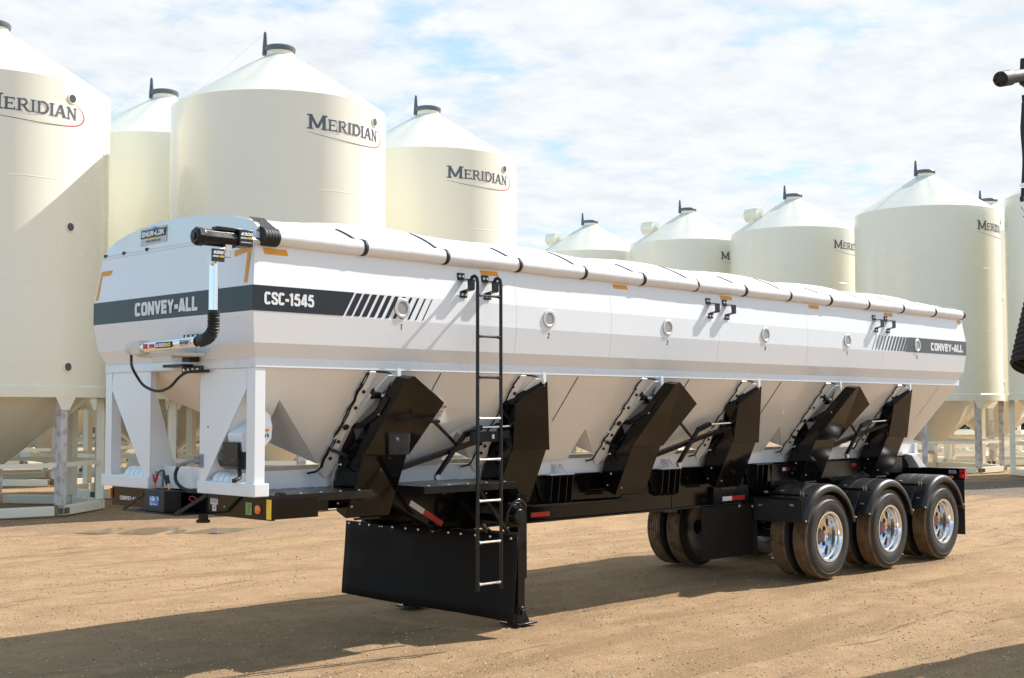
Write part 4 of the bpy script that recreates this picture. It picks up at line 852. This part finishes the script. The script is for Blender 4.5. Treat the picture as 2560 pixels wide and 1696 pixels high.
b.build('label_heading', LETG, sl); b = MB(); b.box(BX-.004, BX-.002, -.46, -.44, 1.308, 1.325); b.build('label_mark', REDL, sl)
b = MB(); b.sphere((BX, -.60, 1.335), .010, n=6); b.build('green_dot', GREENLED, bp_)
b = MB(); text(b, 'CONVEY-ALL', (BX-.002, 1.15, 1.312), YM, ZP, .335, .036, .03); b.build('bumper_lettering', LETW, bp_)
b = MB(); b.tube([(BX+0*a, -.10+.055*cos(a/20*2*pi), 1.375+.020*sin(a/20*2*pi)) for a in range(21)], .004, 6); text(b, 'PRO', (BX-.002, -.072, 1.368), YM, ZP, .05, .015, .01) if False else None
b.build('oval_badge', REDL, bp_)
b = MB(); b.cyl((.36, .10, 1.25), (.36, .10, 1.16), .045, .045, 16); b.cyl((.36, .10, 1.17), (.36, .10, 1.145), .062, .062, 16); b.build('kingpin', BLACKM, T)
b = MB(); b.box(-.14, .13, -.26, .62, 1.250, 1.262); 
b.beam((-.13, .62, 1.262), (-.09, .34, 1.41), .012, .03); b.beam((-.13, -.25, 1.262), (-.06, -.62, 1.44), .012, .03); b.build('battery_tray', BLACKM, T, bevel=.002)

# ---- decks
for x0, x1 in ((.19, 1.20), (1.80, 2.97)):
    b = MB(); b.box(x0, x1, -1.22, -.50, 1.437, 1.452); b.box(x0, x1, -1.228, -1.214, 1.385, 1.452); b.box(x0, x0+.01, -1.21, -.50, 1.39, 1.437); b.box(x1-.01, x1, -1.21, -.50, 1.39, 1.437)
    dk = b.build('side_deck', BLACKM, T, bevel=.003)
    b = MB(); rnd = random.Random(2)
    for q in range(5): xx = x0+.1+(x1-x0-.2)*q/4; b.cyl((xx, -.56, 1.452), (xx, -.56, 1.458), .012, .010, 8); b.cyl((xx, -1.17, 1.452), (xx, -1.17, 1.458), .012, .01, 8)
    b.build('deck_bolt', ZINC, dk)
b = MB(); b.tube([(.27, -1.19, 1.452), (.27, -1.19, 1.462), (.27, -1.19, 1.472)], [.05, .045, .03], 14); b.build('deck_cap', BLACKM, T)

# ---- red / white conspicuity tape on the chassis
def rw(x0, x1, z0, z1, y, split, nm='conspicuity_tape', slope=None):
    b = MB(); s = x0+(x1-x0)*split
    if split > 0:
        b.box(x0, s, y-.003, y-.001, z0, z1, 0)
        b.box(s, x1, y-.003, y-.001, z0, z1, 1)
    else: b.box(x0, x1, y-.003, y-.001, z0, z1, 1)
    b.build(nm, [WHT, REDT], T)
rw(.84, 1.18, 1.285, 1.325, -YB-.0, .28); rw(3.99, 4.28, 1.00, 1.05, -YB, 0); rw(7.38, 7.86, 1.0, 1.055, -YB-.05, .42)
b = MB(); b.box(7.2, 7.95, -YB-.05, -YB-.01, .975, 1.18); b.build('frame_gusset_plate', BLACKM, T)
rw(8.66, 8.86, 1.33, 1.375, -YB-.1, .40); rw(10.42, 10.56, 1.33, 1.375, -YB-.1, 0)
b = MB(); b.box(8.3, 11.9, -YB-.1, -YB, 1.20, 1.42); b.build('suspension_box', BLACKM, T, bevel=.005)
b = MB(); d = Vector((.40, 0, -.22)); dn = d.normalized(); up = Vector((-dn.z, 0, dn.x)); p0 = Vector((2.30, -YB-.006, 1.245))
for t0_, t1_, mi in ((0, .42, 0), (.42, 1, 1)):
    a = p0+d*1.05*t0_; c = p0+d*1.05*t1_; b.prism([a-up*.028, c-up*.028, c+up*.028, a+up*.028], (0, .003, 0), mi)
b.build('conspicuity_tape', [WHT, REDT], T)

# ---- landing gear, skirt
b = MB()
for sg in (-1, 1):
    y = sg*.80; b.box(3.37, 3.50, y-.065, y+.065, .45, 1.30); b.box(3.385, 3.485, y-.05, y+.05, .10, .45)
b.box(3.40, 3.47, -.735, .735, 1.0, 1.07); b.box(3.39, 3.48, -.735, -.45, 1.15, 1.30); b.beam((3.43, -.735, .95), (3.43, -.45, .70), .05, .05)
lg = b.build('landing_gear', BLACKM, T, bevel=.006)
for sg in (-1, 1):
    y = sg*.80; b = MB(); b.box(3.30, 3.58, y-.13, y+.13, .0, .018); b.prism([(3.34, y-.06, .018), (3.54, y-.06, .018), (3.46, y-.06, .17), (3.41, y-.06, .17)], (0, .014, 0)); b.prism([(3.34, y+.05, .018), (3.54, y+.05, .018), (3.46, y+.05, .17), (3.41, y+.05, .17)], (0, .014, 0)); b.cyl((3.435, y-.08, .115), (3.435, y+.08, .115), .028, .028, 12); b.build('gear_foot', BLACKM, lg, bevel=.003)
b = MB(); b.lathe([(.001, -.06), (.065, -.055), (.08, -.03), (.088, .05), (.001, .05)], (3.26, -.95, 1.09), 'y', 16); b.box(3.17, 3.34, -.93, -.86, .98, 1.22); b.tube(smooth([(3.10, -.96, 1.02), (3.12, -.99, 1.18), (3.24, -1.0, 1.25), (3.36, -.98, 1.18)]), .016, 8); b.tube([(3.15, -.98, 1.20), (3.9, -.62, 1.145)], .014, 8); b.tube([(3.85, -.60, 1.135), (5.55, -.53, 1.125)], .014, 8); b.build('crank_gearbox', BLACKM, lg, bevel=.004)
b = MB(); b.tube([(3.63, -.66, 1.16), (3.68, -.65, 1.16)], .022, 10); b.build('grip_band', NEON, lg)
b = MB(); NS = 24; vs = []
for i in range(NS+1):
    u = i/NS; y = -1.22+2.44*u; xb = 2.926+(2.786-2.926)*u+.006*sin(u*9)+.004*sin(u*4+1); xt = 3.0+(2.84-3.0)*u; zb = .112+.06*u+.004*sin(u*6.5); ztp = .925+.02*u
    for j in range(9): v_ = j/8; vs.append((xt+(xb-xt)*v_+.005*sin(v_*5+u*7)*v_, y, ztp+(zb-ztp)*v_))
b.add(vs, [(i*9+j, (i+1)*9+j, (i+1)*9+j+1, i*9+j+1) for i in range(NS) for j in range(8)], 0, True); sk = b.build('rubber_skirt', SKIRT, T, solid=.008)
b = MB()
for u in (.03, .14, .22, .30, .37, .46, .545, .62, .70, .765, .78, .845, .905, .975):
    y = 1.22-2.44*(1-u)*1.0 if False else -1.22+2.44*u; x = 3.0+(2.84-3.0)*u-.010; b.tube([(x, y, .90+.02*u), (x-.008, y, .90+.02*u)], [.014, .010], 10)
b.build('skirt_bolt', ZINC, sk)
b = MB(); b.box(3.025, 3.085, -1.19, 1.19, .89, .95); b.beam((2.93, -.9, .95), (2.93, -.50, 1.22), .04, .04); b.beam((2.99, -1.10, .955), (2.6, -1.10, 1.38), .035, .03); b.build('skirt_hanger', BLACKM, T)

# ---- side details under the body
for x in (4.33, 6.22+.02, 8.20):
    b = MB()
    if x < 8: b.box(x-.16, x+.22, -.57, -.47, 1.440, 1.452); b.prism([(x-.05, -.56, 1.452), (x-.02, -.56, 1.452), (x+.02, -.48, 1.55), (x-.05, -.48, 1.55)], (.012, 0, 0)); b.prism([(x+.08, -.56, 1.452), (x+.10, -.56, 1.452), (x+.06, -.48, 1.55), (x+.10, -.48, 1.55)], (.012, 0, 0)); b.build('mount_bracket', WHITE, T)
    b = MB(); 
    for dx in (-.14, -.02, .10, .19): b.prism([(x+dx, -.455, 1.428), (x+dx, -.575, 1.428), (x+dx, -.545, 1.15), (x+dx, -.455, 1.12)], (.012, 0, 0))
    b.box(x-.16, x+.22, -.58, -.455, 1.428, 1.438); b.prism([(x-.30, -.47, 1.42), (x-.14, -.47, 1.42), (x-.14, -.47, 1.12), (x-.22, -.47, 1.20)], (0, .01, 0)); b.build('mount_gusset', BLACKM, T)

# ---- running gear
AXX = [8.604, 10.160, 11.716]; RT = .525
def make_tyre(y0, y1):   # outer face y0 (near), inner y1
    w_ = y1-y0; b = MB(); R = RT
    side = [(.305, .035), (.33, .014), (.37, .004), (.42, .0), (.455, .006), (.462, .002), (.468, .008), (.49, .018), (.508, .028)]
    tr = []
    for q in range(5):
        a = .040+q*(w_-.08)/5; c = a+(w_-.08)/5
        tr += [(R, a), (R+.0, a+(c-a)*.74), (R-.012, a+(c-a)*.80), (R-.012, a+(c-a)*.96)]
    b.lathe([(r, y0+h) for r, h in side], (0, 0, 0), 'y', 80, 0)
    b.lathe([(r, y1-h) for r, h in side], (0, 0, 0), 'y', 80, 0)
    t2 = [(.508, .028)]+tr+[(.508, w_-.028)]
    b.lathe([(r, y0+h) for r, h in t2], (0, 0, 0), 'y', 80, 1, smooth=False)
    # raised lettering blocks on the sidewall
    rnd_ = random.Random(5)
    for c0_ in (1.2, 4.5):
        for q in range(7):
            a = c0_+q*.085; ca, sa = cos(a), sin(a); r0_, r1_ = .400, .432
            b.add([(r0_*cos(a), y0-.001, r0_*sin(a)), (r1_*cos(a), y0-.001, r1_*sin(a)), (r1_*cos(a+.055), y0-.001, r1_*sin(a+.055)), (r0_*cos(a+.055), y0-.001, r0_*sin(a+.055))], [(0, 1, 2, 3)], 2)
    return b
TYL = mat('tyre_lettering', (.05, .05, .052), .5)
def make_wheel(sg, with_rim=True):
    yo = sg*1.285 if sg < 0 else 1.285
    w_ = MB()
    ty = make_tyre(-1.285, -1.02); b2 = make_tyre(-.955, -.69)
    root = thing('w', '', '', (0, 0, 0))
    return ty, b2
def wheel_at(x, sg, first):
    root = bpy.data.objects.new('wheel', None); COL.objects.link(root); root.parent = T; root.location = (x-T.location.x, 0, RT); root.empty_display_size = .2
    ORG[root.name] = Vector((0, 0, 0))
    for m_, nm, mats_ in WM:
        o = bpy.data.objects.new(nm, m_); COL.objects.link(o); o.parent = root
    if sg > 0: root.rotation_euler.z = pi
    root.rotation_euler.y = 0
    return root
WM = []
HUBM = mat('grey_hub', (.16, .16, .17), .4, metal=.6)
def bake(mb, nm, mats_, sharp=35):
    o = mb.build(nm, mats_, None, sharp=sharp); me = o.data; bpy.data.objects.remove(o); me.name = nm; WM.append((me, nm, mats_))
bake(make_tyre(-1.285, -1.02), 'tyre', [TYRE, TREAD, TYL]); bake(make_tyre(-.955, -.69), 'inner_tyre', [TYRE, TREAD, TYL])
b = MB(); b.lathe([(.312, -1.262), (.318, -1.270), (.318, -1.274), (.300, -1.275), (.292, -1.262), (.284, -1.245), (.280, -1.215), (.262, -1.195), (.256, -1.16), (.254, -1.12), (.250, -1.095), (.238, -1.085), (.15, -1.090), (.118, -1.098), (.112, -1.10)], n=72, axis='y'); bake(b, 'rim', ALU, 25)
b = MB(); b.lathe([(.112, -1.098), (.108, -1.106), (.082, -1.112), (.078, -1.150), (.070, -1.160), (.001, -1.162)], n=32, axis='y'); b.lathe([(.31, -1.0), (.31, -.72), (.10, -.78), (.10, -1.07)], n=32, axis='y'); bake(b, 'hub', HUBM)
b = MB(); b.tube([(0, -1.162, 0), (0, -1.168, 0)], [.034, .028], 20); bake(b, 'hub_cap', REDL)
for q in range(6):
    a = 2*pi*q/6+.45; c = Vector((.188*cos(a), -1.0885, .188*sin(a))); b = MB(); b.tube([c, c+Vector((0, -.0035, 0))], .032, 20); bake(b, 'hand_hole', STRAP)
for i, x in enumerate(AXX):
    for sg in (-1, 1): wheel_at(x, sg, i == 0)
    b = MB(); b.cyl((x, -.7, RT), (x, .7, RT), .065, .065, 14); b.box(x-.5, x+.15, -.50, -.42, .60, .68); b.prism([(x-.55, -.50, .60), (x-.35, -.50, .60), (x-.38, -.50, 1.0), (x-.6, -.50, 1.0)], (0, .06, 0)); b.build('axle', BLACKM, T)
# fenders
FRD = .645
def fender(x, sg):
    prof = []      # (radius, y from near lip)
    lip = [(FRD-.085, -1.298), (FRD-.045, -1.302), (FRD-.015, -1.292), (FRD+.006, -1.268), (FRD+.012, -1.235), (FRD+.012, -1.10), (FRD+.004, -1.085), (FRD+.012, -1.07), (FRD+.012, -.90), (FRD+.004, -.885), (FRD+.012, -.87), (FRD+.012, -.72), (FRD+.006, -.67), (FRD-.02, -.655), (FRD-.06, -.652)]
    b = MB(); n = 44; a0, a1 = radians(14), radians(161)
    vs = []; q = len(lip)
    for k in range(n+1):
        t = a0+(a1-a0)*k/n
        for r, y in lip:
            # squarer towards the ends
            vs.append((x+r*cos(t)*1.0, y*(-sg), RT+.01+r*sin(t)))
    # straight skirts at both ends
    b.add(vs, [(k*q+i, k*q+i+1, (k+1)*q+i+1, (k+1)*q+i) for k in range(n) for i in range(q-1)], 0, True)
    f = b.build('fender', PLAST, T, sharp=40, solid=.006)
    if sg < 0:
        b = MB(); xa = x+(FRD+.012)*cos(a1); za = RT+.01+(FRD+.012)*sin(a1)
        b.prism([(xa, -1.235, za+.02), (xa, -.67, za+.02), (xa+.035, -.67, za-.03), (xa+.035, -1.235, za-.03)], (-.006, 0, 0)) if False else None
        # mounting bar and clamps
        t = radians(127); c = Vector((x+(FRD+.02)*cos(t), 0, RT+.01+(FRD+.02)*sin(t))); b.tube([c+Vector((0, -1.20, 0)), c+Vector((0, -.55, 0))], .014, 8); b.build('fender_bar', BLACKM, f)
        b = MB()
        for yy in (-1.16, -1.12): b.tube([c+Vector((-.02, yy, -.02)), c+Vector((-.025, yy, .04))], .008, 6)
        for tt, yy in ((148, -1.17), (148, -.80), (121, -.80)):
            t = radians(tt); c2 = Vector((x+(FRD+.016)*cos(t), yy, RT+.01+(FRD+.016)*sin(t))); d_ = Vector((cos(t), 0, sin(t)))
            b.beam(c2-Vector((0, .025, 0)), c2+Vector((0, .025, 0)), .02, .012, d_)
        for yy, tt in ((-1.27, 158), (-1.27, 20)):
            t = radians(tt); c2 = Vector((x+(FRD-.0)*cos(t), -1.297, RT+.01+(FRD-.045)*sin(t))); b.tube([c2, c2+Vector((0, -.01, 0))], [.014, .010], 8)
        b.build('fender_bolt', ZINC, f)
    return f
for x in AXX:
    for sg in (-1, 1): fender(x, sg)
# front flap of the first fender, frame flap, rear flaps
b = MB(); b.box(7.975, 7.983, -1.27, -.56, .735, 1.02); fp = b.build('splash_flap', RUBBER, T, bevel=.002)
b = MB(); b.tube([(7.972, -1.24, 1.03), (7.972, -.5, 1.03)], .014, 8)
b.build('flap_rod', BLACKM, fp); b = MB()
for y, z in ((-.66, .93), (-1.12, .95), (-.75, 1.1)): b.box(7.965, 7.975, y-.025, y+.025, z-.012, z+.012)
b.build('flap_bolt', ZINC, fp)
b = MB(); b.box(6.95, 8.10, -.50, -.49, .30, .945); fl2 = b.build('frame_flap', SKIRT, T); b = MB(); b.tube([(7.75, -.50, .92), (7.75, -.51, .92)], [.02, .014], 10); b.tube([(8.04, -.50, .90), (8.04, -.51, .90)], [.02, .014], 10); b.build('flap_bolt', ZINC, fl2)
b = MB(); b.box(8.04, 8.05, -.56, .30, .30, .96); b.build('chassis_shade_sheet', RUBBER, T)  # dark sheet standing in for the shade over axle and chassis here
for sg in (-1, 1):
    b = MB(); b.box(12.445, 12.455, sg*1.25, sg*.66, .285, 1.09); b.build('mud_flap', RUBBER, T)
b = MB(); b.box(12.44, 12.52, -1.255, 1.255, 1.088, 1.256); b.box(12.28, 12.44, -.46, .46, 1.09, 1.25); rb = b.build('rear_crossbeam', BLACK, T, bevel=.005)
b = MB(); b.box(12.50, 12.62, -.75, -.68, .62, .71); b.build('rear_hook', BLACKM, T)
b = MB(); b.box(12.432, 12.44, -1.245, -1.185, 1.19, 1.25); b.tube([(12.44, -1.215, 1.145), (12.425, -1.215, 1.145)], [.038, .03], 18); b.box(12.45, 12.51, -1.262, -1.255, 1.10, 1.25); b.build('tail_lamp', REDLENS, rb)
b = MB(); b.box(12.434, 12.44, -1.09, -1.02, 1.105, 1.145); b.build('amber_lamp', ORANGE, rb)
b = MB(); b.box(12.436, 12.44, -1.13, -1.02, 1.18, 1.225); pb = b.build('small_plate', LABEL, rb); b = MB(); text(b, 'CCA', (12.434, -1.035, 1.188), YM, ZP, .08, .028, .02); b.build('plate_lettering', LETB, pb)

# ---- battery and clamps (resting in the tray)
bt = thing('battery', 'black battery with blue label sitting in the tray under the front bumper', 'battery', (0, .16, 1.262))
b = MB(); b.box(-.09, .08, .0, .33, 1.262, 1.445); b.build('case', RUBBER, bt, bevel=.006)
b = MB(); b.box(-.093, -.09, .085, .235, 1.315, 1.395); b.build('label', BLUEL, bt); b = MB(); b.box(-.095, -.093, .12, .22, 1.325, 1.33); b.sphere((-.092, .16, 1.365), .018, n=6); b.build('label_mark', LETW, bt)
jc = thing('jumper_clamps', 'red and black jumper clamps standing open on the black bumper ledge', 'cable clamps', (0, .2, 1.45))
b = MB(); b.tube([(0, .34, 1.575), (0, .325, 1.53), (0, .318, 1.50)], [.009, .011, .007], 8); b.tube([(0, .27, 1.575), (0, .285, 1.54), (0, .305, 1.50)], [.011, .011, .007], 8); b.build('red_handle', REDPL, jc)
for p_, q_, r_ in (((0, .318, 1.505), (0, .325, 1.452), .008), ((0, .305, 1.505), (0, .312, 1.452), .008), ((0, .085, 1.505), (0, .075, 1.455), .010), ((0, .066, 1.505), (0, .062, 1.455), .010)): b = MB(); b.tube([p_, q_], [r_, r_*.7], 8); b.build('jaw', COPPER, jc)
b = MB(); b.tube(smooth([(0, .27, 1.575), (0, .23, 1.605), (0, .17, 1.615), (0, .15, 1.58), (0, .11, 1.50), (.02, .09, 1.46)]), .007, 8); b.tube([(0, .165, 1.59), (0, .105, 1.50)], [.012, .014], 8); b.tube([(0, .10, 1.575), (0, .075, 1.505)], [.012, .012], 8); b.build('black_cable', RUBBER, jc)

# ================================================================== CONVEYOR at the right edge
CV = thing('edge_conveyor', 'conveyor with added unseen body, black drive motor and corrugated spout hanging at the right edge', 'seed tender', (8, -5.75, 0))
b = MB(); b.tube([(5.45, -5.6, 4.70), (12.6, -5.9, .75)], .15, 20); b.build('conveyor_tube', BLACKM, CV)
b = MB(); b.lathe([(.18, 4.3), (.24, 4.4), (.24, 4.95), (.2, 5.02), (.001, 5.02)], (5.40, -5.6, 0), 'z', 24); b.build('discharge_head', BLACKM, CV, bevel=.01)
b = MB(); A0 = Vector((3.995, -5.6, 4.75)); A1 = Vector((4.42, -5.6, 4.86)); d = (A1-A0)
b.tube([A0, A0+d*.02, A0+d*.42, A0+d*.42, A0+d*2.6], [.046, .062, .064, .052, .052], 20); b.prism([(4.45, -5.64, 4.80), (4.485, -5.64, 5.02), (5.3, -5.64, 5.1), (5.3, -5.64, 4.70)], (0, .08, 0)); mo = b.build('drive_motor', STRAP, CV)
b = MB(); 
for q in range(6): a = q*pi/3; p = A0+Vector((0, cos(a)*.044, sin(a)*.044)); b.tube([p-d*.04, p+d*.02], .010, 6)
b.build('motor_bolt', BLACKM, mo)
b = MB(); Y = -5.6
pth = smooth([(4.43, Y, 4.70), (4.435, Y, 4.62), (4.415, Y, 4.50), (4.40, Y, 4.40), (4.425, Y, 4.20), (4.41, Y, 4.05), (4.39, Y, 3.95)], 6)
for i in range(len(pth)-1): b.beam(pth[i], pth[i+1]+(pth[i+1]-pth[i])*.05, (.034 if i > 4 else .024), .006, (0, 1, 0) if False else (1, 0, 0))
b.beam((4.385, Y, 3.93), (4.375, Y, 3.84), .03, .008, (1, 0, 0)); b.beam((4.375, Y, 3.86), (4.38, Y, 3.82), .05, .03, (0, 1, 0)); b.build('ratchet_strap', STRAP, CV)
b = MB(); b.tube(smooth([(4.37, Y, 3.82), (4.345, Y, 3.80), (4.35, Y, 3.765), (4.40, Y, 3.745), (4.425, Y, 3.715), (4.41, Y, 3.69), (4.37, Y, 3.70)], 8), .0055, 8); b.box(4.36, 4.41, Y-.02, Y+.02, 3.945, 3.965); b.build('strap_hook', CHROME, CV)
b = MB(); ax1 = Vector((4.77, -5.6, 2.47)); dirv = Vector((.30, 0, .954)); rp = []; pp = []
for i in range(145):
    t = i/144; pp.append(ax1+dirv*t*1.15); rp.append((.283-.115*t)+.020*(1-abs(((i % 6)/3)-1))-.01)
b.tube(pp, rp, 40, caps=False); b.build('corrugated_spout', RUBBER, CV, sharp=70)
b = MB(); b.tube([ax1+dirv*1.12, (5.35, -5.6, 3.9), (5.40, -5.6, 4.35)], .15, 24); b.build('spout_pipe', BLACKM, CV)
b = MB()
TB = [(-5.95, 1.25), (-5.72, 1.6), (-5.66, 2.2), (-5.66, 2.75), (-5.80, 3.05), (-7.9, 3.05), (-8.04, 2.75), (-8.04, 2.2), (-7.98, 1.6), (-7.75, 1.25)]
b.prism([(6.9, y, z) for y, z in TB], (5.6, 0, 0)); b.build('shadow_caster_body', WHITE, CV, bevel=.03)  # unseen body, with frame and wheels below, added to cast the ground shadow
b = MB(); b.box(7.2, 12.2, -7.6, -6.1, .75, 1.25); b.build('body_frame', BLACKM, CV)
b = MB()
for yy in (-7.6, -6.0): b.lathe([(.28, -.13), (.46, -.13), (.50, -.08), (.50, .08), (.46, .13), (.28, .13), (.20, .02), (.001, .02)], (9.6, yy, .49), 'y', 40)
b.beam((9.6, -7.6, .49), (9.6, -6.0, .49), .09, .09); b.build('undercarriage', RUBBER, CV)
